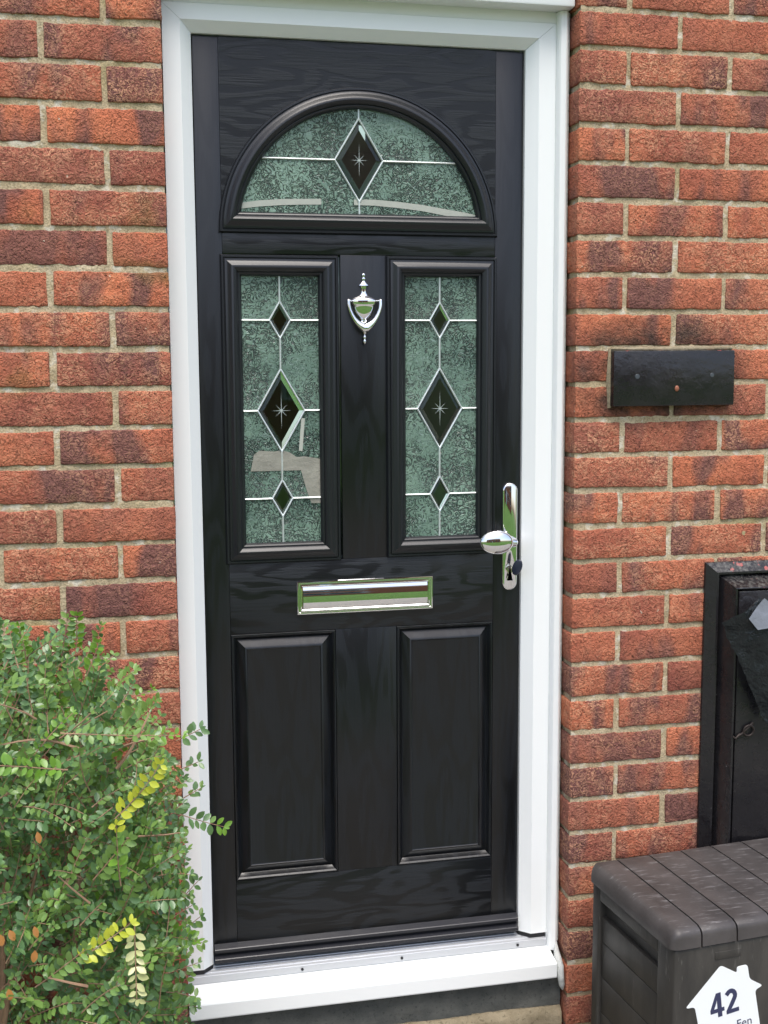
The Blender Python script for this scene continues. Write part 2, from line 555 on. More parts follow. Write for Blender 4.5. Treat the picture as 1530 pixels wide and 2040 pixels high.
def brick_mesh(name, L, seed):
    D, H = 0.1025, 0.0637
    b = bmesh.new()
    bmesh.ops.create_cube(b, size=1.0)
    bmesh.ops.scale(b, vec=(L, D, H), verts=b.verts)
    bmesh.ops.bevel(b, geom=b.edges[:], offset=0.0024, segments=2, profile=0.5, affect='EDGES')
    # more points along the front outline so that the arrises can be uneven
    n = max(2, int(L / 0.0085))
    for k in range(1, n):
        bmesh.ops.bisect_plane(b, geom=b.verts[:] + b.edges[:] + b.faces[:], plane_co=(-L / 2 + L * k / n, 0, 0), plane_no=(1, 0, 0))
    for k in (-1, 1):
        bmesh.ops.bisect_plane(b, geom=b.verts[:] + b.edges[:] + b.faces[:], plane_co=(0, 0, k * 0.011), plane_no=(0, 0, 1))
    for k in range(1, 4):
        bmesh.ops.bisect_plane(b, geom=b.verts[:] + b.edges[:] + b.faces[:], plane_co=(0, -D / 2 + D * k / 4, 0), plane_no=(0, 1, 0))
    off = Vector((seed * 7.3, seed * 3.1, seed * 1.7))
    for v in b.verts:
        d = noise.noise_vector(v.co * 60 + off) * 0.0013 + noise.noise_vector(v.co * 14 + off) * 0.0013 + noise.noise_vector(v.co * 150 + off) * 0.0008
        if v.co.z < -0.02 or v.co.z > 0.02:
            d.z += noise.noise(v.co * 90 + off) * 0.0020
        v.co += d
    me = bpy.data.meshes.new(name)
    b.to_mesh(me); b.free()
    finish(me, True, 60)
    me.materials.append(M['brick'])
    return me


STR = [brick_mesh('stretcher_brick', 0.2132, s) for s in range(6)]
HDR = [brick_mesh('header_brick', 0.1015, s + 20) for s in range(4)]


def put_brick(xc, row, header, yc=0.05125):
    z = 2.28 - 0.075 * (row + 0.5)
    o = bpy.data.objects.new('brick', rng.choice(HDR if header else STR))
    link(o, (xc + rng.uniform(-.0012, .0012), yc + rng.uniform(-0.0008, 0.0018), z + rng.uniform(-.0012, .0012)), wall)
    o.rotation_euler = (rng.uniform(-.004, .004), rng.uniform(-.006, .006), rng.uniform(-.004, .004))


ROWS = range(-5, 30)
for row in ROWS:
    if row >= -1:
        # right of the door
        x = XR
        hdr = (row % 2) == 1
        while x < 1.08:
            w = 0.1025 if hdr else 0.215
            put_brick(x + w / 2, row, hdr)
            x += w + 0.01
            hdr = False
        x = XL
        hdr = (row % 2) == 0
        while x > -0.95:
            w = 0.1025 if hdr else 0.215
            put_brick(x - w / 2, row, hdr)
            x -= w + 0.01
            hdr = False
    else:
        x = -0.96 + (0.1125 if row % 2 else 0.0)
        while x < 1.08:
            put_brick(x + 0.1075, row, False)
            x += 0.225


def mortar_block(name, x0, x1, z0, z1, rev):
    """mortar core of a pier: uneven front face and one uneven reveal side"""
    step = 0.007
    nx = int((x1 - x0) / step); nz = int((z1 - z0) / step); ny = 14
    verts, faces = [], []
    xs = [x0 + (x1 - x0) * i / nx for i in range(nx + 1)]
    cols = [(x, 0.0036) for x in xs]
    side = [0.0036 + 0.1 * (k + 1) / ny for k in range(ny)]
    if rev == 'L': cols = [(x0 + 0.0022, y) for y in side[::-1]] + cols
    elif rev == 'R': cols = cols + [(x1 - 0.0022, y) for y in side]
    nc = len(cols)
    for j in range(nz + 1):
        z = z0 + (z1 - z0) * j / nz
        for x, y in cols:
            d = noise.noise(Vector((x * 38, y * 38, z * 38))) * 0.0018 + noise.noise(Vector((x * 120, y * 120, z * 120))) * 0.0016
            if y < 0.006: verts.append((x, y + d, z))
            else: verts.append((x + d, y, z))
    for j in range(nz):
        for i in range(nc - 1):
            a = j * nc + i
            faces.append((a, a + 1, a + nc + 1, a + nc))
    # thick back and ends
    n0 = len(verts)
    xb0 = x0 + (0.004 if rev == 'L' else 0); xb1 = x1 - (0.004 if rev == 'R' else 0)
    for x, y, z in ((xb0, 0.02, z0), (xb1, 0.02, z0), (xb1, 0.125, z0), (xb0, 0.125, z0), (xb0, 0.02, z1), (xb1, 0.02, z1), (xb1, 0.125, z1), (xb0, 0.125, z1)):
        verts.append((x, y, z))
    faces += [tuple(n0 + i for i in f) for f in ((0, 3, 2, 1), (4, 5, 6, 7), (1, 2, 6, 5), (2, 3, 7, 6), (3, 0, 4, 7))]
    return mk(name, verts, faces, M['mortar'], wall, True, 60, fix=False)


mortar_block('mortar', XR + 0.0032, 1.16, 0.0, 2.355, 'L')
mortar_block('mortar', -1.06, XL - 0.0032, 0.0, 2.355, 'R')
mortar_block('mortar', -1.06, 1.16, 2.3555, 2.655, None)

# ------------------------------------------------------------------ door frame, threshold and sill
frame = thing('door_frame', (-0.014, 0.1, 0.27), 'white plastic door frame with stepped threshold and projecting sill', 'door frame')
FY, LY = 0.062, 0.090                 # frame face, leaf face
ZB = 0.302
FP = [(0.0, FY), (0.034, FY), (0.0555, 0.083), (0.0555, 0.150), (0.0, 0.150)]   # inward offset, depth
XLI, XRI, ZT = -0.3555, 0.3275, 2.2145
FR = 0.0585                           # face + chamfer of the right-hand jamb


def jamb(name, sgn, xo, width):
    k = width / 0.0555
    lo, hi = [], []
    for o, y in FP:
        x = xo + sgn * o * k
        lo.append((x, y, ZB))
        hi.append((x, y, 2.264 - 0.0495 * (o / 0.0555)))
    return rings(name, [lo, hi], M['upvc'], frame, False, cap0=True, cap1=True)


jamb('jamb', 1, XLI - 0.0555, 0.0555)
jamb('jamb', -1, XRI + FR, FR)
lo, hi = [], []
for o, y in FP:
    z = 2.264 - 0.0495 * (o / 0.0555)
    lo.append((XLI - 0.0555 + o + 0.0004, y, z + 0.0003)); hi.append((XRI + FR - FR / 0.0555 * o - 0.0004, y, z + 0.0003))
rings('head', [lo, hi], M['upvc'], frame, False, cap0=True, cap1=True)
box('head_extension', -0.4110, 0.3865, 0.0635, 0.15, 2.2648, 2.345, M['upvc'], frame, 0.001)
box('head_board', -0.4115, 0.4095, 0.016, 0.0625, 2.2855, 2.372, M['upvc'], frame, 0.004)
# cover trim in the corner between frame and brick
tp = [(0.3862, 0.061), (0.3875, 0.049), (0.3905, 0.044), (0.4005, 0.040), (0.4045, 0.042), (0.4060, 0.050), (0.4060, 0.14), (0.3868, 0.14)]
zs = 0.268
rings('cover_trim', [[(x, y, zs) for x, y in tp], [(x, y, 2.2848) for x, y in tp]], M['upvc'], frame, False, cap0=True, cap1=True)
# black gaskets where the jambs stand on the threshold
for xa, xb, s in ((XLI - 0.0555, XLI, 1), (XRI + FR, XRI, -1)):
    k = (xb - xa)
    gp = [(xa + k * 0.02, FY + 0.003), (xa + k * 0.62, FY + 0.003), (xa + k * 0.985, 0.0855), (xa + k * 0.985, 0.14), (xa + k * 0.02, 0.14)]
    rings('gasket', [[(x, y, 0.2915) for x, y in gp], [(x, y, ZB - 0.0002) for x, y in gp]], M['rubber'], frame, False, cap0=True, cap1=True)
# stepped threshold: ribs and a front lip with drain holes
th = [(0.150, 0.2700), (0.150, 0.2912), (0.0935, 0.2912), (0.0925, 0.2890), (0.0885, 0.2890), (0.0875, 0.2912), (0.0830, 0.2912), (0.0822, 0.2892), (0.0785, 0.2892),
      (0.0775, 0.2908), (0.0705, 0.2908), (0.0695, 0.2890), (0.0668, 0.2888), (0.0660, 0.2902), (0.0590, 0.2898), (0.0582, 0.2885), (0.0572, 0.2746), (0.0590, 0.2735), (0.0590, 0.2700)]
rings('threshold', [[(-0.4115, y, z) for y, z in th], [(0.3858, y, z) for y, z in th]], M['alu'], frame, False, cap0=True, cap1=True)
for hx in (-0.168, 0.052, 0.318):
    b = bmesh.new()
    bmesh.ops.create_cone(b, cap_ends=True, segments=12, radius1=0.0030, radius2=0.0030, depth=0.003)
    bmesh.ops.rotate(b, verts=b.verts, cent=(0, 0, 0), matrix=Matrix.Rotation(R(90), 3, 'X'))
    bmesh.ops.translate(b, verts=b.verts, vec=(hx, 0.0572, 0.2815))
    from_bm('drain_hole', b, M['rubber'], frame)
sl = [(0.150, 0.2690), (0.0605, 0.2690), (0.0600, 0.2722), (0.0010, 0.2612), (-0.0010, 0.2600), (-0.0020, 0.2575), (-0.0020, 0.2290), (-0.0010, 0.2262), (0.004, 0.2255), (0.010, 0.2262), (0.010, 0.240), (0.150, 0.250)]
rings('sill', [[(-0.4118, y, z) for y, z in sl], [(0.3895, y, z) for y, z in sl]], M['upvc'], frame, False, 25, True, True)
# sealant squeezed between the sill end, the trim and the brick
b = bmesh.new()
tube('', [(0.4035, 0.046, 0.290), (0.402, 0.036, 0.268), (0.3985, 0.020, 0.262), (0.3995, 0.006, 0.248), (0.400, 0.003, 0.228), (0.4035, 0.004, 0.205), (0.407, 0.008, 0.192)], [0.002, 0.0065, 0.0085, 0.0085, 0.0080, 0.0065, 0.002], None, bm=b, seg=12)
from_bm('sealant', b, M['sealant'], frame, True, 60)
b = bmesh.new()
tube('', [(0.4092, 0.054, z) for z in (0.285, 0.8, 1.4, 2.0, 2.284)], 0.0032, None, bm=b, seg=8)
from_bm('sealant', b, M['sealant'], frame, True, 60)

# concrete step below
stp = thing('concrete_step', (0, 0.06, 0.0), 'dark grey concrete step face under the white door sill', 'step')


def rough_slab(name, x0, x1, z0, z1, y, mat, parent, amp, ragged=0.0):
    nx, nz = int((x1 - x0) / 0.01), max(3, int((z1 - z0) / 0.01))
    vs_, fs = [], []
    for j in range(nz + 1):
        for i in range(nx + 1):
            x = x0 + (x1 - x0) * i / nx
            t = j / nz
            zz = z0 + (z1 + ragged * noise.noise(Vector((x * 14, 3.3, 0))) + ragged * 0.5 * noise.noise(Vector((x * 60, 9.3, 0))) - z0) * t
            d = amp * noise.noise(Vector((x * 30, zz * 30, y * 50 + 5))) + amp * 0.6 * noise.noise(Vector((x * 90, zz * 90, 5)))
            if ragged and j == nz: d += 0.008
            vs_.append((x, y + d, zz))
    for j in range(nz):
        for i in range(nx):
            a = j * (nx + 1) + i
            fs.append((a, a + 1, a + nx + 2, a + nx + 1))
    n0 = len(vs_)
    for (x, z) in ((x0, z0), (x1, z0), (x1, z1 - abs(ragged)), (x0, z1 - abs(ragged))):
        vs_.append((x, y + 0.09, z))
    c = [0, nx, nz * (nx + 1) + nx, nz * (nx + 1)]
    fs.append((n0, n0 + 3, n0 + 2, n0 + 1))
    top = [nz * (nx + 1) + i for i in range(nx + 1)]
    fs.append(tuple(top) + (n0 + 2, n0 + 3))
    fs.append(tuple([j * (nx + 1) for j in range(nz + 1)][::-1]) + (n0, n0 + 3)[::1])
    fs.append(tuple([j * (nx + 1) + nx for j in range(nz + 1)]) + (n0 + 2, n0 + 1))
    return mk(name, vs_, fs, mat, parent, True, 50, fix=True)


rough_slab('riser', -0.4085, 0.408, 0.0, 0.2475, 0.026, M['step'], stp, 0.003)
rough_slab('mortar_band', -0.408, 0.4075, 0.0, 0.148, 0.0135, M['lime'], stp, 0.004, 0.008)

# ------------------------------------------------------------------ the door leaf
door = thing('front_door', (-0.014, 0.11, 0.30), 'black wood-grained front door with leaded arch and two tall leaded panes', 'door')
SL, SR = -0.3030, 0.2660              # inner edges of the stiles
YB = 0.134
G = 0.0002


def rail(name, x0, x1, z0, z1, mat):
    return box(name, x0 + G, x1 - G, LY, YB, z0 + G, z1 - G, mat, door, 0.0007, 2)


rail('stile', -0.3535, SL, 0.303, 2.2125, M['grain_z'])
rail('stile', SR, 0.3255, 0.303, 2.2125, M['grain_z'])
rail('middle_rail', SL, SR, 1.7955, 1.8385, M['grain_x'])
rail('mullion', -0.0640, 0.0320, 1.1670, 1.7955, M['grain_z'])
rail('lock_rail', SL, SR, 1.0165, 1.1670, M['grain_x'])
rail('lower_mullion', -0.0815, 0.0505, 0.4800, 1.0165, M['grain_z'])
rail('bottom_rail', SL, SR, 0.303, 0.4800, M['grain_x'])
# top rail with the arched opening cut out
ACX, ACZ, AR = -0.0195, 1.8372, 0.2520
Rh = 0.280
NA = 48
inner = []
for k in range(NA + 1):
    a = math.pi * k / NA
    inner.append((ACX + Rh * math.cos(a), ACZ + 0.0014 + Rh * math.sin(a)))
x0, x1, z0, z1 = SL + G, SR - G, 1.8385 + G, 2.2125 - G
outer = []
for (x, z) in inner:
    dx, dz = x - ACX, z - ACZ
    t = 1e9
    if dx > 1e-6: t = min(t, (x1 - ACX) / dx)
    if dx < -1e-6: t = min(t, (x0 - ACX) / dx)
    if dz > 1e-6: t = min(t, (z1 - ACZ) / dz)
    outer.append((ACX + dx * t, max(z0, ACZ + dz * t)))
inner = [(min(max(x, x0 + 0.0005), x1 - 0.0005), max(z, z0)) for x, z in inner]
for cxn in ((x1, z1), (x0, z1)):
    j = min(range(len(outer)), key=lambda q: (outer[q][0] - cxn[0]) ** 2 + (outer[q][1] - cxn[1]) ** 2)
    outer[j] = cxn
lp = []
vs_, fs = [], []
n = len(inner)
for y in (LY, YB):
    vs_ += [(x, y, z) for x, z in inner] + [(x, y, z) for x, z in outer]
for i in range(n - 1):
    fs.append((i, i + 1, n + i + 1, n + i))
    fs.append((2 * n + i, 3 * n + i, 3 * n + i + 1, 2 * n + i + 1))
    fs.append((i, 2 * n + i, 2 * n + i + 1, i + 1))
    fs.append((n + i, n + i + 1, 3 * n + i + 1, 3 * n + i))
fs.append((0, n, 3 * n, 2 * n)); fs.append((n - 1, 3 * n - 1, 4 * n - 1, 2 * n - 1))
mk('top_rail', vs_, fs, M['grain_x'], door, False)
# profile: distance out from the glass edge, height in front of the leaf
CAS = [(-0.004, -0.018), (-0.004, -0.002), (-0.001, 0.003), (0.0015, 0.0045), (0.0035, 0.0045), (0.0045, 0.0095), (0.0085, 0.0140), (0.0115, 0.0158), (0.0145, 0.0158), (0.0180, 0.0140), (0.0230, 0.0098),
       (0.0265, 0.0078), (0.0290, 0.0072), (0.0300, 0.0040), (0.0312, 0.0040), (0.0322, 0.0068), (0.0355, 0.0066), (0.0372, 0.0040), (0.0380, 0.0002)]


def rect_sweep(name, x0, x1, z0, z1, prof, mat, parent, y=LY, sd=1.0, smooth=True, cap=False, angle=28):
    loops = []
    for d, h in prof:
        d *= sd
        loops.append([(x0 - d, y - h, z0 - d), (x1 + d, y - h, z0 - d), (x1 + d, y - h, z1 + d), (x0 - d, y - h, z1 + d)])
    # split each side so that every member is straight; mitres stay sharp
    return rings(name, loops, mat, parent, smooth, angle, cap0=cap, cap1=False)


GY0, GY1 = LY + 0.006, LY + 0.010      # pane front and back


def pane(parent, pts, shrink=0.0):
    c = (sum(p[0] for p in pts) / len(pts), sum(p[1] for p in pts) / len(pts))
    return prism_xz('pane', pts, GY0, GY1, M['glass'], parent)


def diamond_pane(parent, cx, cz, w, h, bev):
    """bevelled clear lozenge: flat middle, sloped border"""
    o = [(cx, cz + h), (cx + w, cz), (cx, cz - h), (cx - w, cz)]
    k = 1 - bev
    i = [(cx, cz + h * k), (cx + w * k, cz), (cx, cz - h * k), (cx - w * k, cz)]
    return rings('bevelled_pane', [[(x, GY1, z) for x, z in o], [(x, GY0 + 0.001, z) for x, z in o], [(x, GY0 - 0.0032, z) for x, z in i]],
                 M['clear'], parent, False, cap0=True, cap1=True)


def came(parent, a, b_, w=0.0021):
    """half-round lead came between two points of the glass"""
    a, b_ = Vector((a[0], a[1])), Vector((b_[0], b_[1]))
    t = (b_ - a).normalized(); nrm = Vector((-t.y, t.x))
    loops = []
    for p in (a - t * 0.0008, b_ + t * 0.0008):
        loop = []
        for s, h in ((-1, -0.002), (-1, 0.0012), (-0.6, 0.0030), (0, 0.0036), (0.6, 0.0030), (1, 0.0012), (1, -0.002)):
            q = p + nrm * (w * s)
            loop.append((q.x, GY0 - h, q.y))
        loops.append(loop)
    return rings('came', loops, M['came'], parent, True, 40, True, True)


def star(parent, cx, cz, r, rl):
    b = bmesh.new()
    for k in range(8):
        a = math.pi / 4 * k
        L = rl if k in (2, 6) else (r * 0.95 if k % 2 == 0 else r * 0.8)
        d = Vector((math.cos(a), math.sin(a))); nn = Vector((-d.y, d.x)) * 0.00065
        y = GY0 - 0.0034 - 0.00005 * k
        pts = [Vector((cx, cz)) + nn, Vector((cx, cz)) + d * L, Vector((cx, cz)) - nn]
        f = [b.verts.new((p.x, y, p.y)) for p in pts]
        g_ = [b.verts.new((p.x, y + 0.00018, p.y)) for p in pts]
        b.faces.new(f); b.faces.new(g_[::-1])
        for i in range(3):
            b.faces.new((f[i], g_[i], g_[(i + 1) % 3], f[(i + 1) % 3]))
    return from_bm('star_cut', b, M['etch'], parent)


def side_window(xa, xb, za, zb, cx, label):
    """tall leaded pane: glass edges, middle line of the leading"""
    cs = rect_sweep('glazing_frame', xa, xb, za, zb, CAS, M['mould'], door)
    cs['label'] = label
    e = 0.0035
    xa_, xb_, za_, zb_ = xa - e, xb + e, za - e, zb + e
    ds = [(1.6638, 0.0215, 0.0372), (1.4800, 0.0485, 0.0845), (1.2985, 0.0212, 0.0378)]
    tops = [zb_] + [d[0] for d in ds] + [za_]
    for s, xe in ((-1, xa_), (1, xb_)):
        for i in range(4):
            pts = [(xe, tops[i])]
            if i == 0: pts += [(cx, zb_)]
            else:
                z, w, h = ds[i - 1]
                pts += [(cx + s * w, z), (cx, z - h)]
            if i == 3: pts += [(cx, za_), (xe, za_)]
            else:
                z, w, h = ds[i]
                pts += [(cx, z + h), (cx + s * w, z), (xe, z)]
            pane(cs, pts)
            z_prev = None
        for z, w, h in ds:
            came(cs, (xe, z), (cx + s * w, z), 0.0021)
            came(cs, (cx, z + h), (cx + s * w, z)); came(cs, (cx + s * w, z), (cx, z - h))
    zz = [zb_] + [v for z, w, h in ds for v in (z + h, z - h)] + [za_]
    for i in range(0, 8, 2):
        came(cs, (cx, zz[i]), (cx, zz[i + 1]))
    # pale spacer edge round the sealed unit
    for z, w, h in ds:
        diamond_pane(cs, cx, z, w - 0.0012, h - 0.002, 0.30 if w < 0.03 else 0.22)
    star(cs, cx, ds[1][0], 0.0215, 0.038)
    came(cs, (xb - 0.0005, zb), (xb - 0.0005, za), 0.0011)
    came(cs, (xa, za + 0.001), (xb, za + 0.001), 0.0014)
    return cs


wl_ = side_window(-0.2705, -0.1060, 1.2030, 1.7560, -0.1892, 'tall leaded pane with three diamonds on the hinge side')
wr_ = side_window(0.0690, 0.2315, 1.2045, 1.7570, 0.1475, 'tall leaded pane with three diamonds beside the lock')
# arched window
N2 = 44
loops = []
CHD = 0.0368                               # chord height above the arc centre, at the glass


def arch_loop(d, y, n=N2):
    r = AR + d
    a0 = math.asin((CHD - d) / r)
    pts = [(ACX + r * math.cos(a0 + (math.pi - 2 * a0) * k / n), ACZ + r * math.sin(a0 + (math.pi - 2 * a0) * k / n)) for k in range(n + 1)]
    return [(x, y, z) for x, z in pts]


aw = rings('glazing_frame', [arch_loop(d, LY - h) for d, h in CAS], M['mould'], door, True, 28)
aw['label'] = 'leaded half-round window at the top of the door'
ad = (-0.0222, 1.9848, 0.0500, 0.0825)
L_ = arch_loop(0.0035, 0)
arc = [(p[0], p[2]) for p in L_]
cz = ad[1]
zb_ = arc[0][1]
for s in (1, -1):
    pts_arc = arc if s == 1 else arc[::-1]
    half = pts_arc[:N2 // 2 + 1]
    upper = [p for p in half if p[1] > cz and s * (p[0] - ad[0]) > 0.0005]
    lower = [p for p in half if p[1] <= cz]
    # crossing of the arc with the horizontal came
    xr_ = ACX + s * math.sqrt((AR + 0.0035) ** 2 - (cz - ACZ) ** 2)
    topz = ACZ + math.sqrt((AR + 0.0035) ** 2 - (ad[0] - ACX) ** 2)
    pane(aw, [(xr_, cz)] + upper + [(ad[0], topz), (ad[0], cz + ad[3]), (ad[0] + s * ad[2], cz)])
    pane(aw, [(ad[0], zb_)] + lower + [(xr_, cz), (ad[0] + s * ad[2], cz), (ad[0], cz - ad[3])])
    came(aw, (xr_, cz), (ad[0] + s * ad[2], cz))
    came(aw, (ad[0], cz + ad[3]), (ad[0] + s * ad[2], cz)); came(aw, (ad[0] + s * ad[2], cz), (ad[0], cz - ad[3]))
came(aw, (ad[0], topz), (ad[0], cz + ad[3])); came(aw, (ad[0], cz - ad[3]), (ad[0], zb_))
diamond_pane(aw, ad[0], cz, ad[2] - 0.0012, ad[3] - 0.002, 0.26)
star(aw, ad[0], cz, 0.020, 0.034)


def strip(parent, pts, w, name='reflection_strip', y=None):
    """pale reflection modelled as a strip on the glass along a line of (x, z) points"""
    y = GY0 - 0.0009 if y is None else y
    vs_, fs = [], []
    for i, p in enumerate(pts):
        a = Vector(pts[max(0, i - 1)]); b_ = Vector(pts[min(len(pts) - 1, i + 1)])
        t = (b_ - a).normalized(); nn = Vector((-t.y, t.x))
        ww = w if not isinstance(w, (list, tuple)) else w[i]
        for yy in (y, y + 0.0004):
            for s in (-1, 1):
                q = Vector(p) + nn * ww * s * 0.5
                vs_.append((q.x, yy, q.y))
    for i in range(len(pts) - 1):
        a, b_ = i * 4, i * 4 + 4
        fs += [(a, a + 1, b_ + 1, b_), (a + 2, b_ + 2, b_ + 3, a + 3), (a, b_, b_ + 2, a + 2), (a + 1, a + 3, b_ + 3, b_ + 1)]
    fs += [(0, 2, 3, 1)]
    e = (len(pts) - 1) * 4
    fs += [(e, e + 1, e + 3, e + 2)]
    return mk(name, vs_, fs, M['pale_reflection'], parent, False)


strip(aw, [(-0.268, 1.8895), (-0.225, 1.8955), (-0.18, 1.8990), (-0.14, 1.9005), (-0.1005, 1.9015)], [0.0115, 0.0120, 0.0120, 0.0115, 0.0115])  # bright reflections in the arch glass, built as pale strips
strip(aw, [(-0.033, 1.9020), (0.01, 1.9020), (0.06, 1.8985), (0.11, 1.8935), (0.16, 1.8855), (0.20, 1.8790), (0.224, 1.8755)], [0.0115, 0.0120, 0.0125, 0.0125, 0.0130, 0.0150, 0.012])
# reflection on the hinge-side pane, built as a pale patch and strip
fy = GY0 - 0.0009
prism_xz('reflection_patch', [(-0.254, 1.3560), (-0.247, 1.3900), (-0.236, 1.3985), (-0.205, 1.3960), (-0.189, 1.3985), (-0.174, 1.3940), (-0.158, 1.3835), (-0.143, 1.3850), (-0.1085, 1.3790), (-0.108, 1.2860), (-0.1290, 1.2870), (-0.1380, 1.3120), (-0.1500, 1.3560)], fy, fy + 0.0004, simple('reflection_patch', (0.26, 0.255, 0.215), 0.4, bump=(70, 0.5, 0.004), var=0.45, vscale=26), wl_)
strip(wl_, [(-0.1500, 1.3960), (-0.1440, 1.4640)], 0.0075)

# lower moulded panels
LOW = [(0.0, 0.0003), (0.0012, 0.0022), (0.0032, 0.0026), (0.0062, 0.0002), (0.0068, -0.0012), (0.0110, -0.0068), (0.0125, -0.0080), (0.0262, 0.0000), (0.0272, 0.0004), (0.0300, 0.0026), (0.0318, 0.0030), (0.0338, 0.0014), (0.0345, 0.0012)]
for xa, xb in ((SL + 0.0006, -0.0821), (0.0511, SR - 0.0006)):
    z0, z1 = 0.4806, 1.0159
    loops = []
    for d, h in LOW:
        loops.append([(xa + d, LY - h, z0 + d), (xb - d, LY - h, z0 + d), (xb - d, LY - h, z1 - d), (xa + d, LY - h, z1 - d)])
    pnl = rings('moulded_panel', [[(xa, YB, z0), (xb, YB, z0), (xb, YB, z1), (xa, YB, z1)]] + loops, M['grain_z'], door, True, 28, cap0=True, cap1=True)

# weather bar across the foot of the door
wb = [(LY + 0.0005, 0.3425), (0.0765, 0.3365), (0.0752, 0.3350), (0.0752, 0.3290), (0.0840, 0.3270), (0.0845, 0.3215), (0.0725, 0.3165), (0.0712, 0.3150), (0.0712, 0.3085), (0.0760, 0.3045), (LY + 0.0005, 0.3045)]
rings('weather_bar', [[(-0.3525, y, z) for y, z in wb], [(0.3245, y, z) for y, z in wb]], simple('weather_bar_black', (0.020, 0.021, 0.026), 0.30, bump=(200, 0.15, 0.001)), door, True, 25, True, True)

# ---- letter plate
lpx0, lpx1, lpz0, lpz1 = -0.1635, 0.1300, 1.0520, 1.1235
LPP = [(0.0, 0.0003), (0.0, 0.0045), (-0.0012, 0.0060), (-0.0028, 0.0064), (-0.0048, 0.0060), (-0.0056, 0.0046), (-0.0066, 0.0046), (-0.0076, 0.0066), (-0.0100, 0.0070), (-0.0116, 0.0058), (-0.0120, 0.0020)]
lplate = rect_sweep('letter_plate', lpx0, lpx1, lpz0, lpz1, LPP, M['chrome'], door, cap=True)
fl = []
n = 10
xa, xb = lpx0 + 0.0126, lpx1 - 0.0126
zA, zB = lpz0 + 0.0126, lpz1 - 0.0126
prof = [(0.0010, zA)]
for k in range(n + 1):
    t = k / n
    prof.append((0.0048 + 0.0030 * math.sin(math.pi * t) ** 0.7 + 0.0016 * (1 - t), zA + (zB - zA) * t))
prof.append((0.0010, zB))
rings('flap', [[(xa, LY - h, z) for h, z in prof], [(xb, LY - h, z) for h, z in prof]], M['chrome'], lplate, True, 50, True, True)

# ---- urn knocker
KX = -0.0158
kz = lambda y: 1.7586 - (y - 270) * 0.0000935
kr = lambda p: p * 0.0000967
up_ = [(2, 270), (24, 278), (34, 300), (30, 328), (14, 345), (16, 352), (34, 372), (36, 392), (30, 412), (20, 428), (36, 448), (62, 480), (108, 522), (110, 534), (70, 548), (56, 580), (46, 610), (52, 640), (46, 660), (60, 700), (90, 738), (100, 752), (150, 775),
       (230, 808), (276, 842), (282, 862), (278, 930), (262, 955), (238, 975), (232, 1020), (205, 1110), (160, 1185), (105, 1245), (62, 1285), (68, 1296), (70, 1330), (50, 1348), (2, 1352)]
urn = lathe_z('knocker', [(kr(r), kz(y)) for r, y in up_], KX, LY - 0.0025, M['chrome'], door, 28, 0.42, 40)
ringp = []
for y, x in ((868, 345), (930, 346), (1000, 338), (1080, 318), (1170, 282), (1260, 232), (1340, 172), (1410, 96), (1462, 36)):
    ringp.append((x, y))
path = [(KX - kr(x), LY - 0.012 - 0.004 * (y - 868) / 600, kz(y)) for x, y in ringp] + [(KX + kr(x), LY - 0.012 - 0.004 * (y - 868) / 600, kz(y)) for x, y in ringp[::-1]]
rad = [kr(v) for v in (34, 35, 36, 37, 40, 46, 58, 78, 92)]
tube('striker_ring', path, rad + rad[::-1], M['chrome'], urn, 14)
for s in (-1, 1):
    b = bmesh.new()
    bmesh.ops.create_uvsphere(b, u_segments=12, v_segments=8, radius=kr(40))
    bmesh.ops.translate(b, verts=b.verts, vec=(KX + s * kr(346), LY - 0.011, kz(866)))
    from_bm('pivot', b, M['chrome'], urn, True, 60)
    tube('pivot_pin', [(KX + s * kr(346), LY - 0.010, kz(866)), (KX + s * kr(262), LY - 0.006, kz(866))], kr(20), M['chrome'], urn, 8)
fin = [(4, 1520), (48, 1540), (40, 1575), (16, 1600), (20, 1618), (34, 1645), (34, 1672), (18, 1698), (20, 1706), (36, 1735), (34, 1765), (18, 1800), (2, 1812)]
lathe_z('striker_tip', [(kr(r), kz(y)) for r, y in fin], KX, LY - 0.009, M['chrome'], urn, 16)

# ---- handle plate, knob and lock
hx, hz0, hz1, hw = 0.3015, 1.0845, 1.3190, 0.0172


def stadium(w, n=12):
    pts = []
    for k in range(n + 1):
        a = math.pi * k / n
        pts.append((hx + w * math.cos(a), hz1 - hw + w * math.sin(a)))
    for k in range(n + 1):
        a = math.pi + math.pi * k / n
        pts.append((hx + w * math.cos(a), hz0 + hw + w * math.sin(a)))
    return pts


hp = rings('handle_plate', [[(x, LY - h, z) for x, z in stadium(w)] for w, h in ((hw, 0.0004), (hw, 0.0045), (hw - 0.0006, 0.0062), (hw - 0.0018, 0.0075), (hw - 0.0034, 0.0082))], M['chrome'], door, True, 40, True, True)
b = bmesh.new()
bmesh.ops.create_uvsphere(b, u_segments=40, v_segments=24, radius=1.0)
for v in b.verts:
    v.co = Vector((v.co.x * 0.0368, v.co.y * (0.0125 if v.co.y < 0 else 0.008), v.co.z * 0.0256))
bmesh.ops.rotate(b, verts=b.verts, cent=(0, 0, 0), matrix=Matrix.Rotation(R(1.5), 3, 'Y'))
bmesh.ops.translate(b, verts=b.verts, vec=(0.2565, 0.0355, 1.1978))
from_bm('knob', b, M['chrome'], hp, True, 80)
tube('knob_neck', [(0.3010, LY - 0.006, 1.1935), (0.3005, 0.058, 1.1938), (0.2960, 0.045, 1.1950), (0.2800, 0.039, 1.1970), (0.2650, 0.037, 1.1978)], [0.0115, 0.0105, 0.0105, 0.0095, 0.008], M['chrome'], hp, 18)
b = bmesh.new()
bm_ = [(0.0085 * math.sin(2 * math.pi * k / 16), 1.1330 + 0.0085 * math.cos(2 * math.pi * k / 16)) for k in range(-6, 7)]
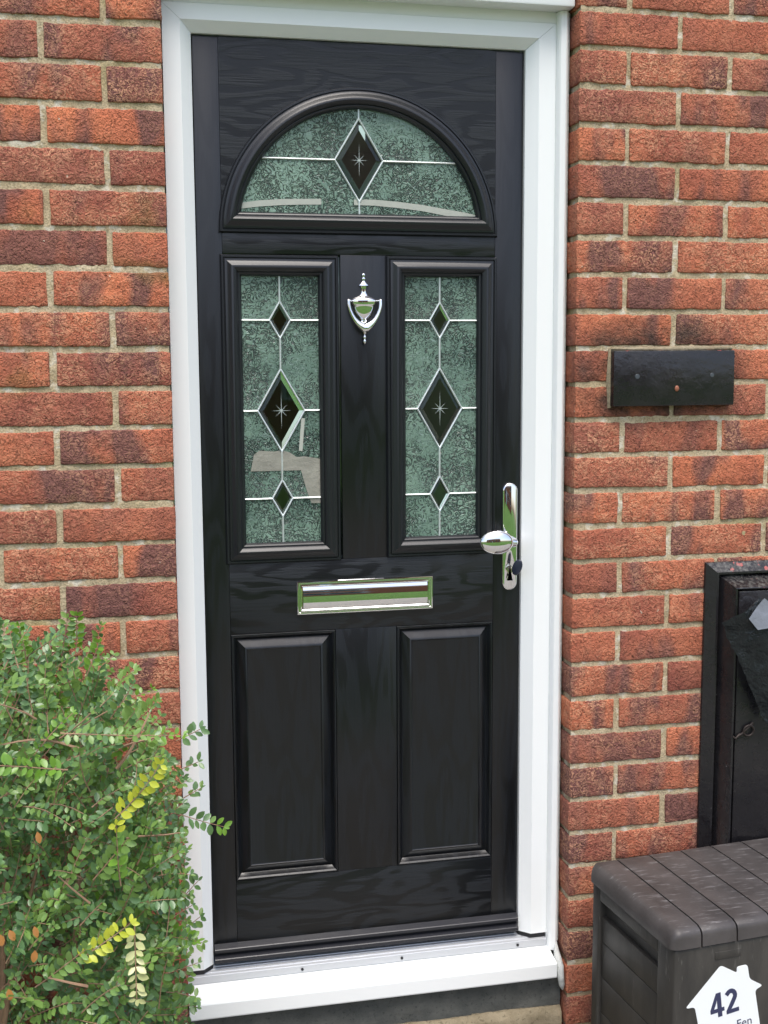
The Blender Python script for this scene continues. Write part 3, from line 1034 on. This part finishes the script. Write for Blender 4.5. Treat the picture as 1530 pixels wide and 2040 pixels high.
cy = [(hx - 0.002 + x, z) for x, z in bm_] + [(hx - 0.002 - 0.0052, 1.1080), (hx - 0.002 + 0.0052, 1.1080)]
prism_xz('lock_cylinder', cy, LY - 0.0150, LY - 0.004, M['brass'], hp, 0.0006)
# key left in the lock
key = thing('key', (0.3010, 0.072, 1.134), 'dark-headed key left in the lock below the oval knob', 'key')
b = bm_box(0.2997, 0.3017, 0.060, LY - 0.0152, 1.1295, 1.1370, 0.0004)
from_bm('blade', b, M['brass'], key, True)
kb = []
for k in range(20):
    a = 2 * math.pi * k / 20
    kb.append((0.0108 * math.cos(a), 0.0185 * math.sin(a)))
ky = []
for y, s in ((-0.0024, 0.82), (-0.0018, 0.95), (0.0, 1.0), (0.0018, 0.95), (0.0024, 0.82)):
    L = []
    for x, z in kb:
        v = Matrix.Rotation(R(22), 3, 'Y') @ Vector((x * s, y, z * s))
        v = Matrix.Rotation(R(-38), 3, 'Z') @ v
        L.append(v + Vector((0.3085, 0.0535, 1.1395)))
    ky.append(L)
rings('bow', ky, M['keyblack'], key, True, 50, True, True)

# ------------------------------------------------------------------ painted block on the right-hand wall
blk = thing('wooden_block', (0.626, 0.0, 1.48), 'small black-painted wooden block screwed to the brick wall', 'wall block')
b = bm_box(0.4895, 0.7630, -0.0225, 0.0030, 1.4835, 1.5990, 0.0025, 2)
for v in b.verts:
    v.co += noise.noise_vector(v.co * 30) * 0.0008
from_bm('block', b, M['paint_block'], blk, True, 40)
b = bmesh.new()
bmesh.ops.create_uvsphere(b, u_segments=12, v_segments=8, radius=0.0052)
bmesh.ops.scale(b, vec=(1, 0.5, 1.25), verts=b.verts)
bmesh.ops.translate(b, verts=b.verts, vec=(0.6312, -0.0230, 1.5194))
from_bm('wall_plug', b, M['orange'], blk, True, 60)
for (x, z, s) in ((0.5420, 1.5450, 1.0), (0.7110, 1.5470, 0.9)):
    b = bmesh.new()
    bmesh.ops.create_cone(b, cap_ends=True, segments=14, radius1=0.0058 * s, radius2=0.0045 * s, depth=0.0016)
    bmesh.ops.rotate(b, verts=b.verts, cent=(0, 0, 0), matrix=Matrix.Rotation(R(90), 3, 'X'))
    bmesh.ops.translate(b, verts=b.verts, vec=(x, -0.0228, z))
    from_bm('screw_cap', b, simple('worn_paint', (0.055, 0.065, 0.075), 0.45), blk, True)
b = bmesh.new()
tube('', [(0.4905, -0.0005, 1.4800), (0.4890, -0.0010, 1.54), (0.4895, -0.0005, 1.6005), (0.56, -0.0015, 1.6015), (0.66, -0.0005, 1.6020), (0.766, -0.0008, 1.6035)], [0.004, 0.0055, 0.005, 0.0045, 0.005, 0.004], None, bm=b, seg=8)
for v in b.verts:
    v.co += noise.noise_vector(v.co * 120) * 0.003
from_bm('filler', b, M['lime'], blk, True, 60)

# ------------------------------------------------------------------ meter cupboard
mc = thing('meter_cupboard', (0.93, 0.0, 0.348), 'black meter cupboard with flaking red flecks on the brick wall', 'cupboard')
mx0, mx1, mz0, mz1 = 0.7168, 1.1270, 0.3480, 1.1427
MP = [(0.0, 0.001), (0.001, 0.006), (0.020, 0.022), (0.0245, 0.0225), (0.0262, 0.010), (0.0275, 0.010), (0.0285, 0.014), (0.0500, 0.0500), (0.0520, 0.0510), (0.0545, 0.0500), (0.0560, 0.0420)]
rect_sweep('frame', mx0, mx1, mz0, mz1, [(-d, h) for d, h in MP], M['paint'], mc, y=0.0, angle=20, cap=True)
b = bm_box(mx0 + 0.0585, mx1 - 0.0585, -0.0500, -0.030, mz0 + 0.0585, mz1 - 0.0585, 0.0022, 2)
mdoor = from_bm('cupboard_door', b, M['paint'], mc, True, 40)
# latch: ring handle and keep
b = bmesh.new()
c = Vector((0.8040, -0.0560, 0.7760))
tube('', [c + Vector((0.0120 * math.cos(a), -0.001 * math.sin(a), 0.0120 * math.sin(a))) for a in [2 * math.pi * k / 16 for k in range(17)]], 0.0026, None, bm=b, seg=8)
from_bm('latch_ring', b, M['iron'], mdoor, True, 60)
tube('latch_arm', [(0.7820, -0.0535, 0.7650), (0.7900, -0.0550, 0.7710), (0.7990, -0.0560, 0.7800), (0.8140, -0.0555, 0.7930)], [0.0030, 0.0026, 0.0026, 0.0034], M['iron'], mdoor, 8)
tube('hasp', [(0.7690, -0.0520, 0.7640), (0.7740, -0.0550, 0.7600), (0.7800, -0.0545, 0.7655), (0.7850, -0.0525, 0.7690)], [0.0022, 0.003, 0.003, 0.0022], M['iron'], mdoor, 8)

# ------------------------------------------------------------------ torn black polythene hanging at the cupboard
def sheet():
    b = bmesh.new()
    A, B_, C_, D_ = Vector((0.7140, -0.090, 1.0285)), Vector((0.8030, -0.088, 1.0760)), Vector((0.9150, -0.086, 1.000)), Vector((0.8350, -0.088, 0.7850))
    N = 22
    gv = {}
    for i in range(N + 1):
        for j in range(N + 1):
            s, t = i / N, j / N
            p = (A * (1 - s) + B_ * s) * (1 - t) + (D_ * (1 - s) + C_ * s) * t
            bulge = -0.020 * math.sin(math.pi * min(1, s * 1.1)) * math.sin(math.pi * (0.15 + 0.7 * t))
            f = noise.noise(Vector((p.x * 18, 2.2, p.z * 14))) * 0.012 + noise.noise(Vector((p.x * 55, 7.2, p.z * 45))) * 0.004
            ed_ = 0.004 * noise.noise(Vector((p.x * 70, 1, p.z * 70)))
            gv[i, j] = b.verts.new((p.x + ed_, p.y + bulge + f, p.z + ed_))
    for i in range(N):
        for j in range(N):
            b.faces.new((gv[i, j], gv[i + 1, j], gv[i + 1, j + 1], gv[i, j + 1]))
    bmesh.ops.solidify(b, geom=b.faces[:], thickness=0.0006)
    return b


bag = thing('polythene_sheet', (0.82, -0.09, 0.785), 'torn black polythene sheet hanging over the meter cupboard door', 'plastic sheet')
from_bm('sheet', sheet(), M['bag'], bag, True, 70)
# turned-over corner of the sheet, its sky highlight painted as paler grey
fp = [(0.7620, -0.114, 1.0390), (0.8010, -0.106, 1.0800), (0.8420, -0.108, 1.0480), (0.8460, -0.116, 1.0120), (0.8060, -0.120, 1.0180), (0.7820, -0.119, 1.0150)]
b = bmesh.new()
fv = [b.verts.new(p) for p in fp]
b.faces.new(fv)
bmesh.ops.triangulate(b, faces=b.faces[:])
bmesh.ops.subdivide_edges(b, edges=b.edges[:], cuts=3, use_grid_fill=True)
for v in b.verts:
    v.co.y += noise.noise(v.co * 40) * 0.004
bmesh.ops.solidify(b, geom=b.faces[:], thickness=0.0006)
from_bm('turned_corner', b, simple('highlight_polythene', (0.16, 0.175, 0.20), 0.32, bump=(40, 0.5, 0.006)), bag, True, 70)

# ------------------------------------------------------------------ plastic storage box
TH = R(5.5)
EX = Vector((math.cos(TH), math.sin(TH), 0)); ED = Vector((math.sin(TH), -math.cos(TH), 0))


def LC(e, d, z):
    return EX * e + ED * d + Vector((0, 0, z))


sbox = thing('storage_box', LC(0.77, 0.30, 0.0), 'dark grey plastic garden storage box with a plank-pattern lid', 'storage box')
E0, E1, D0, D1, ZR, ZL = 0.4200, 1.1200, 0.1400, 0.4620, 0.4920, 0.5300


def lbox(name, e0, e1, d0, d1, z0, z1, mat, parent, bev=0.0, seg=2):
    b = bm_box(e0, e1, d0, d1, z0, z1, bev, seg)
    for v in b.verts:
        v.co = LC(*v.co)
    return from_bm(name, b, mat, parent, bev > 0, 40)


# shell with a hand slot: built of posts, rails and recessed planks
lbox('core', E0 + 0.018, E1 - 0.004, D0 + 0.006, D1 - 0.004, 0.012, ZR - 0.004, M['plastic'], sbox, 0.003)
front = lbox('front_panel', E0 + 0.006, E1 - 0.006, D1 - 0.012, D1, 0.004, ZR - 0.002, M['plastic'], sbox, 0.004)
lbox('corner_post', E0, E0 + 0.030, D1 - 0.064, D1 - 0.0006, 0.002, ZR - 0.0012, M['plastic'], sbox, 0.006, 3)
lbox('corner_post', E0, E0 + 0.030, D0 - 0.004, D0 + 0.026, 0.002, ZR - 0.0012, M['plastic'], sbox, 0.006, 3)
lbox('top_rail', E0 + 0.0012, E0 + 0.028, D0 + 0.0258, D1 - 0.0638, 0.4560, ZR - 0.0016, M['plastic'], sbox, 0.004, 3)
zt = 0.4220
for zb_ in (0.3660, 0.2880, 0.2100, 0.1320, 0.0540, 0.004):
    lbox('side_plank', E0 + 0.0075, E0 + 0.024, D0 + 0.0262, D1 - 0.0642, zb_ + 0.0006, zt - 0.0006, M['plastic'], sbox, 0.0014)
    zt = zb_
# badge and line moulded in the front
b = bm_box(0.5050, 0.5620, D1 - 0.002, D1 + 0.0014, 0.4595, 0.4745, 0.0012, 2)
for v in b.verts: v.co = LC(*v.co)
from_bm('badge', b, M['plastic'], sbox, True, 40)
# lid: end cap and planks
lid = lbox('lid_base', E0 + 0.010, E1 - 0.010, D0 + 0.002, D1 - 0.008, ZR, ZL - 0.0075, M['rubber'], sbox, 0.003)


def lid_piece(name, ea, eb, cap=False):
    # depth profile of the lid, back to front
    pr = [(D0 - 0.006, ZR), (D0 - 0.006, ZL - 0.008), (D0 - 0.003, ZL - 0.003), (D0 + 0.004, ZL - 0.001), (D0 + 0.06, ZL), (D1 - 0.04, ZL), (D1 - 0.014, ZL - 0.0015), (D1 - 0.003, ZL - 0.006), (D1 + 0.0005, ZL - 0.011), (D1 + 0.0020, ZL - 0.017), (D1 + 0.0030, ZR)]
    loops = []
    if cap:
        r = 0.022
        st = []
        for k in range(9):
            a = math.pi / 2 * k / 8
            st.append((ea + r - r * math.cos(a), math.sin(a)))
        st += [(eb - 0.001, 1.0), (eb, 0.985)]
        for e, kk in st:
            lp_ = []
            for d, z in pr:
                zz = ZR + (z - ZR) * (0.12 + 0.88 * kk)
                dm = (D0 + D1) / 2
                ins = (1 - kk) * 0.016
                dd = d + (ins if d < dm else -ins)
                lp_.append(LC(e, dd, zz))
            loops.append(lp_)
    else:
        for e, q in ((ea, 0.985), (ea + 0.0012, 1.0), (eb - 0.0012, 1.0), (eb, 0.985)):
            loops.append([LC(e, d, ZR + (z - ZR) * q) for d, z in pr])
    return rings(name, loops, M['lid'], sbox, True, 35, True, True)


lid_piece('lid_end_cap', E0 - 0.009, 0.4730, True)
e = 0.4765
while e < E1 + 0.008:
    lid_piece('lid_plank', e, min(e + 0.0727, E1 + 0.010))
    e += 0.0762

# ---- house-shaped number sticker
SG = D1 + 0.0004
sgn = thing('house_number_sign', LC(0.535, SG, 0.29), 'white house-shaped sticker reading 42 on the storage box', 'house sign')


def rounded(pts, r, n=4):
    out = []
    N = len(pts)
    for i, p in enumerate(pts):
        p = Vector(p); a = Vector(pts[i - 1]); c = Vector(pts[(i + 1) % N])
        rr = min(r, (a - p).length * 0.4, (c - p).length * 0.4)
        s = p + (a - p).normalized() * rr; e_ = p + (c - p).normalized() * rr
        for k in range(n + 1):
            t = k / n
            out.append(s * (1 - t) ** 2 + p * 2 * t * (1 - t) + e_ * t * t)
    return out


hs = rounded([(0.5180, 0.4475), (0.5537, 0.4266), (0.5532, 0.4385), (0.5765, 0.4400), (0.5823, 0.4095), (0.6125, 0.3915), (0.5952, 0.3850), (0.6190, 0.2600), (0.4920, 0.2480), (0.4643, 0.3735), (0.4440, 0.3735)], 0.007)
b = bmesh.new()
f0 = [b.verts.new(LC(p.x, SG + 0.0008, p.y)) for p in hs]
f1 = [b.verts.new(LC(p.x, SG, p.y)) for p in hs]
b.faces.new(f0); b.faces.new(f1[::-1])
for i in range(len(hs)):
    b.faces.new((f0[i], f0[(i + 1) % len(hs)], f1[(i + 1) % len(hs)], f1[i]))
from_bm('plate', b, M['white_print'], sgn)


def lettering(name, body, size, e, z, rot, bold, mat, parent, xs=1.0):
    cu = bpy.data.curves.new(name, 'FONT')
    cu.body = body; cu.size = size; cu.extrude = 0.0002; cu.offset = bold; cu.resolution_u = 6
    cu.align_x = 'LEFT'
    to = bpy.data.objects.new(name + '_curve', cu)
    COL.objects.link(to)
    dg = bpy.context.evaluated_depsgraph_get()
    me = bpy.data.meshes.new_from_object(to.evaluated_get(dg))
    bpy.data.objects.remove(to); bpy.data.curves.remove(cu)
    vs_ = []
    for v in me.vertices:
        x, y, w = v.co
        x *= xs
        ee = e + x * math.cos(rot) - y * math.sin(rot)
        zz = z + x * math.sin(rot) + y * math.cos(rot)
        vs_.append(LC(ee, SG + 0.0010 + w, zz))
    fs = [tuple(p.vertices) for p in me.polygons]
    bpy.data.meshes.remove(me)
    return mk(name, vs_, fs, mat, parent, False, fix=False)




def numerals(parent, e, z, h, rot):
    """bold 4 and 2 drawn as outlines"""
    four = [[(0.30, 0.0), (0.49, 0.0), (0.49, 0.20), (0.60, 0.20), (0.60, 0.36), (0.49, 0.36), (0.49, 1.0), (0.28, 1.0), (-0.02, 0.35), (-0.02, 0.20), (0.30, 0.20)],
            [(0.30, 0.36), (0.15, 0.36), (0.27, 0.62), (0.30, 0.73)]]
    cl = [(0.73, 0.79)] + [(0.93 + 0.185 * math.cos(a), 0.715 + 0.205 * math.sin(a)) for a in [R(d) for d in (140, 120, 98, 75, 50, 25, 0, -22, -40)]] + [(0.96, 0.40), (0.82, 0.22)]
    w = 0.092
    Lf, Rt = [], []
    for i, p in enumerate(cl):
        a_ = Vector(cl[max(0, i - 1)]); b_ = Vector(cl[min(len(cl) - 1, i + 1)])
        t = (b_ - a_).normalized(); nn = Vector((-t.y, t.x)) * w
        Lf.append(tuple(Vector(p) + nn)); Rt.append(tuple(Vector(p) - nn))
    Lf = Lf[:-1]; Rt = Rt[:-1]
    two = [Lf + [(0.90, 0.165), (1.24, 0.165), (1.24, 0.0), (0.68, 0.0), (0.68, 0.13)][0:5] + Rt[::-1]]
    cu = bpy.data.curves.new('numerals', 'CURVE')
    cu.dimensions = '2D'; cu.fill_mode = 'BOTH'; cu.extrude = 0.0002
    for poly in four + two:
        sp = cu.splines.new('POLY')
        sp.points.add(len(poly) - 1)
        for q_, (x, y) in zip(sp.points, poly): q_.co = (x * h, y * h, 0, 1)
        sp.use_cyclic_u = True
    to = bpy.data.objects.new('numerals', cu); COL.objects.link(to)
    me = bpy.data.meshes.new_from_object(to.evaluated_get(bpy.context.evaluated_depsgraph_get()))
    bpy.data.objects.remove(to); bpy.data.curves.remove(cu)
    vs_ = []
    for v in me.vertices:
        x, y, w_ = v.co
        vs_.append(LC(e + x * math.cos(rot) - y * math.sin(rot), SG + 0.0010 + w_, z + x * math.sin(rot) + y * math.cos(rot)))
    fs = [tuple(p.vertices) for p in me.polygons]
    bpy.data.meshes.remove(me)
    return mk('house_number', vs_, fs, M['navy'], parent, False, fix=False)


numerals(sgn, 0.5010, 0.3425, 0.0490, R(7))
lettering('street_name', 'es Fen', 0.0240, 0.5300, 0.3110, R(7), 0.0, M['navy'], sgn, 1.0)

# ------------------------------------------------------------------ shrub beside the door
shrub = thing('shrub', (-0.82, -0.34, 0.0), 'small-leaved evergreen shrub with brown twigs against the brick wall', 'shrub')
SC, SR3, SPW = Vector((-0.835, -0.335, 0.50)), Vector((0.408, 0.300, 0.630)), 3.2
r3 = random.Random(11)


def inside(p):
    q = [abs((p[i] - SC[i]) / SR3[i]) for i in range(3)]
    return sum(a ** SPW for a in q) ** (1 / SPW)


def leaf_geo(L, W):
    """small oval leaf, base at the origin, pointing along +Y, upper side +Z"""
    c = 0.10 * L
    return ([(0, 0, 0), (-W * .42, L * .28, c * .5), (0, L * .30, 0), (W * .42, L * .28, c * .5), (-W * .5, L * .58, c * .6), (0, L * .60, c * .1), (W * .5, L * .58, c * .6), (-W * .28, L * .86, c * .2), (W * .28, L * .86, c * .2), (0, L, -c * .4)],
            [(0, 2, 1), (0, 3, 2), (1, 2, 5, 4), (2, 3, 6, 5), (4, 5, 7), (5, 6, 8), (7, 5, 9), (5, 8, 9)])


LM = ['leaf_dark', 'leaf_mid', 'leaf_fresh', 'leaf_yellow', 'leaf_pale', 'leaf_dead']
lv, lf, lmi = [], [], []                      # the mass of leaves
cand = []                                     # leaves near the front that become objects
tw = bmesh.new()                              # twigs


def leaf_matrix(p, d, nrm):
    d = d.normalized()
    x = d.cross(nrm)
    if x.length < 1e-4: x = d.cross(Vector((0.3, 0.5, 0.8)))
    x.normalize()
    z = x.cross(d)
    m = Matrix((x, d, z)).transposed().to_4x4()
    m.translation = p
    return m


def add_leaf(p, d, nrm, L, W, mi, single):
    m = leaf_matrix(p, d, nrm)
    if p.y > -0.022: return
    if single:
        cand.append((m, L, W, mi)); return
    vs_, fs = leaf_geo(L, W)
    o = len(lv)
    lv.extend([m @ Vector(v) for v in vs_])
    for f in fs:
        lf.append(tuple(o + i for i in f)); lmi.append(mi)


def shoot(p, d, n, gap, Lm, mi, single=0.0, droop=0.0, curl=0.0, twig_r=0.0011, bare=0.0, jitter=0.16, mat_tip=None):
    """a twig with pairs of leaves"""
    p = Vector(p); d = Vector(d).normalized()
    side = d.cross(Vector((r3.uniform(-.3, .3), r3.uniform(-1, -.2), r3.uniform(.2, 1)))).normalized()
    pts = [p.copy()]
    for k in range(n):
        d = (d + Vector((r3.uniform(-1, 1), r3.uniform(-1, 1), r3.uniform(-1, 1))) * jitter * 0.4 + Vector((0, 0, -droop)) + side * curl).normalized()
        p = p + d * gap
        if p.y > -0.03: p.y = -0.03
        pts.append(p.copy())
        if k / n < bare: continue
        upn = side.cross(d).normalized()
        taper = 1.0 - 0.25 * max(0, (k / n - 0.6) / 0.4)
        for s in (-1, 1):
            if r3.random() < 0.06: continue
            ld = (side * s * r3.uniform(.5, 1.0) + d * r3.uniform(.1, .85) + upn * r3.uniform(-.35, .7))
            nrm = upn + Vector((r3.uniform(-.7, .7), r3.uniform(-1.1, .1), r3.uniform(-.2, .9)))
            L = Lm * taper * r3.uniform(.8, 1.15)
            mm = mi
            if mat_tip is not None and k / n > 0.72: mm = mat_tip
            elif mi < 2 and r3.random() < 0.18: mm = 1 - mi
            add_leaf(p + ld.normalized() * 0.001, ld, nrm, L, L * r3.uniform(.48, .62), mm, r3.random() < single)
    L = Lm * .6
    add_leaf(p, d, side.cross(d), L, L * .5, mi if mat_tip is None else mat_tip, r3.random() < single)
    st = pts[::2] if len(pts) > 3 else pts
    if st[-1] != pts[-1]: st = st + [pts[-1]]
    tube('', st, [twig_r * (1 - 0.6 * i / len(st)) for i in range(len(st))], None, bm=tw, seg=5)


# the mass: shoots rooted inside the shape and growing outwards
cnt = 0
while cnt < 3200:
    p = Vector((r3.uniform(-1.28, -0.40), r3.uniform(-0.65, -0.04), r3.uniform(0.10, 1.14)))
    q = inside(p)
    if q > 0.95 or q < 0.55: continue
    if p.z < 0.25 and r3.random() < 0.6: continue
    out = Vector(((p.x - SC.x) / SR3.x ** 2, (p.y - SC.y) / SR3.y ** 2, (p.z - SC.z) / SR3.z ** 2 + 0.6)).normalized()
    d = out * 0.8 + Vector((r3.uniform(-.9, .9), r3.uniform(-.9, .9), r3.uniform(-.4, .9)))
    d.normalize()
    n = r3.randint(5, 10)
    e_ = p + d * n * 0.0105
    if inside(e_) > 1.04 + 0.05 * r3.random(): continue
    c0 = r3.random()
    mi = 0 if c0 < 0.52 else 1
    if c0 > 0.965: mi = 2
    fr = p.y < -0.42 or p.x > -0.56
    shoot(p, d, n, 0.0105, r3.uniform(.0110, .0195), mi, single=0.008 if fr else 0.0, droop=r3.uniform(-.03, .05), curl=r3.uniform(-.05, .05))
    cnt += 1
# loose arching twigs, brown and partly bare
for k in range(260):
    p = Vector((r3.uniform(-1.15, -0.45), r3.uniform(-0.64, -0.12), r3.uniform(0.32, 1.08)))
    if not 0.88 < inside(p) < 1.0 or p.y > -0.3: continue
    d = Vector((r3.uniform(.3, 1.0) * r3.choice((1, 1, 1, -1)), r3.uniform(-.5, .1), r3.uniform(-.1, .9))).normalized()
    n = r3.randint(6, 13)
    e_ = p + d * n * 0.0105
    if inside(e_) > 1.10 or e_.x > -0.415: continue
    shoot(p, d, n, 0.0105, 0.0125, r3.choice((0, 0, 1)), droop=r3.uniform(-.02, .04), curl=r3.uniform(-.05, .05), twig_r=r3.uniform(.0016, .0028), bare=r3.uniform(.6, 1.0), jitter=0.2)
# shoots that stand out in the picture
Y_ = 3
shoot((-0.535, -0.60, 0.905), (0.62, -0.2, 0.62), 10, 0.0110, 0.0190, 3, single=1.0, jitter=0.18)
shoot((-0.530, -0.60, 0.800), (-0.10, -0.2, 1.0), 9, 0.0115, 0.0180, 2, single=1.0, jitter=0.16, mat_tip=3)
shoot((-0.598, -0.61, 0.690), (0.75, -0.1, 0.75), 9, 0.0110, 0.0190, 3, single=1.0, jitter=0.20)
shoot((-0.512, -0.60, 0.735), (-0.02, -0.2, -1.0), 9, 0.0120, 0.0175, 4, single=1.0, jitter=0.10)
shoot((-0.600, -0.60, 0.985), (-1.0, -0.1, 0.30), 12, 0.0100, 0.0180, 2, single=1.0, jitter=0.16)
shoot((-0.610, -0.58, 1.035), (1.0, -0.1, -0.10), 17, 0.0105, 0.0150, 1, single=0.9, jitter=0.08, mat_tip=2)
shoot((-0.575, -0.45, 1.085), (0.35, -0.1, 0.8), 6, 0.0100, 0.0150, 2, single=1.0, jitter=0.16)
shoot((-0.600, -0.22, 1.070), (0.10, -0.1, 1.0), 7, 0.0100, 0.0165, 2, single=1.0, jitter=0.20)
shoot((-0.570, -0.20, 1.065), (0.35, -0.1, 1.0), 5, 0.0100, 0.0160, 1, single=1.0, jitter=0.20)
shoot((-0.660, -0.30, 1.080), (0.5, -0.1, 0.7), 6, 0.0105, 0.0160, 0, single=0.6)
# sprigs across the white frame
shoot((-0.450, -0.22, 0.765), (0.90, -0.05, -0.30), 8, 0.0135, 0.0205, 0, single=1.0, jitter=0.10, mat_tip=2)
shoot((-0.430, -0.20, 0.890), (0.80, -0.05, 0.36), 4, 0.0120, 0.0200, 0, single=1.0, jitter=0.10)
shoot((-0.425, -0.20, 0.835), (0.80, -0.05, 0.22), 3, 0.0120, 0.0170, 0, single=1.0, jitter=0.10)
shoot((-0.420, -0.20, 0.780), (0.80, -0.05, 0.42), 3, 0.0120, 0.0180, 0, single=1.0, jitter=0.10)
shoot((-0.440, -0.22, 0.585), (0.80, -0.05, 0.62), 5, 0.0120, 0.0195, 0, single=1.0, jitter=0.12)
shoot((-0.435, -0.22, 0.530), (0.80, -0.05, 0.50), 4, 0.0120, 0.0185, 0, single=1.0, jitter=0.12)
shoot((-0.440, -0.22, 0.500), (0.80, -0.05, 0.15), 4, 0.0120, 0.0180, 1, single=1.0, jitter=0.12)
shoot((-0.440, -0.22, 0.395), (0.80, -0.05, -0.30), 3, 0.0120, 0.0180, 0, single=1.0, jitter=0.12)
for (x, z) in ((-0.715, 0.745), (-0.703, 0.755), (-0.69, 0.76), (-0.655, 0.762), (-0.715, 0.655), (-0.695, 0.67), (-0.645, 0.905), (-0.71, 0.60), (-0.655, 0.725)):
    add_leaf(Vector((x, -0.625, z)), Vector((r3.uniform(-.5, .5), -.2, -1)), Vector((0.2, -1, .3)), 0.018, 0.011, 5, True)
# one hundred and more of the outer leaves were kept as single objects; at most 300
cand.sort(key=lambda c: (c[3] in (2, 3, 4, 5), -(c[0].translation - CAM).length), reverse=True)
for (m, L, W, mi) in cand[300:]:
    vs_, fs = leaf_geo(L, W)
    o = len(lv)
    lv.extend([m @ Vector(v) for v in vs_])
    for f in fs:
        lf.append(tuple(o + i for i in f)); lmi.append(mi)
unit = {}
for mi in range(6):
    for sh in range(2):
        vs_, fs = leaf_geo(1.0, 0.50 if sh else 0.58)
        me = bpy.data.meshes.new('leaf')
        me.from_pydata(vs_, [], fs)
        finish(me, True, 80)
        me.materials.append(M[LM[mi]])
        unit[mi, sh] = me
for k, (m, L, W, mi) in enumerate(cand[:300]):
    o = bpy.data.objects.new('leaf', unit[mi, k % 2])
    link(o, m.translation, shrub)
    o.rotation_euler = m.to_euler()
    o.scale = (L, L, L)
me = bpy.data.meshes.new('foliage')
c = SC.copy()
me.from_pydata([v - c for v in lv], [], lf)
for k in LM: me.materials.append(M[k])
me.polygons.foreach_set('material_index', lmi)
me.polygons.foreach_set('use_smooth', [True] * len(lf))
me.update()
fol = link(bpy.data.objects.new('foliage', me), c, shrub)
tag(fol, kind='stuff')
# main stems from the ground
for k in range(7):
    a = r3.uniform(0, 6.28)
    bx_, by_ = -0.84 + 0.12 * math.cos(a), -0.34 + 0.08 * math.sin(a)
    pts = [Vector((bx_, by_, -0.01))]
    d = Vector((math.cos(a) * .35, math.sin(a) * .22, 1)).normalized()
    for s in range(8):
        d = (d + Vector((r3.uniform(-.2, .2), r3.uniform(-.15, .15), .1))).normalized()
        pts.append(pts[-1] + d * 0.11)
    tube('stem', pts, [0.011 * (1 - 0.85 * i / 8) for i in range(9)], M['twig'], shrub, 8)
tg = from_bm('twigs', tw, M['twig'], shrub, True, 60)
tag(tg, kind='stuff')

# ------------------------------------------------------------------ the house across the lawn (seen in the chrome)
hs_ = thing('brick_house', (1.0, -21.0, 0), 'brick house with tiled roof across the lawn, seen in the chrome', 'house')
box('wall', -7, 9, -27, -21, -0.02, 4.9, M['farbrick'], hs_)
rv = [(-7.4, -20.6, 4.85), (9.4, -20.6, 4.85), (9.4, -27.4, 4.85), (-7.4, -27.4, 4.85), (-7.4, -24, 7.2), (9.4, -24, 7.2)]
mk('roof', rv, [(0, 1, 5, 4), (2, 3, 4, 5), (0, 4, 3), (1, 2, 5), (0, 3, 2, 1)], M['roof'], hs_)
for wx in (-5, -1.5, 2.5, 6):
    for wz in (0.9, 3.2):
        w = box('window', wx, wx + 1.6, -21.02, -20.94, wz, wz + 1.2, M['upvc'], hs_, 0.01)
        for k in range(2):
            box('window_pane', wx + 0.08 + k * 0.74, wx + 0.78 + k * 0.74, -20.945, -20.93, wz + 0.08, wz + 1.12, M['farglass'], w)
box('house_door', 0.6, 1.5, -21.03, -20.93, 0.0, 2.05, M['upvc'], hs_, 0.01)
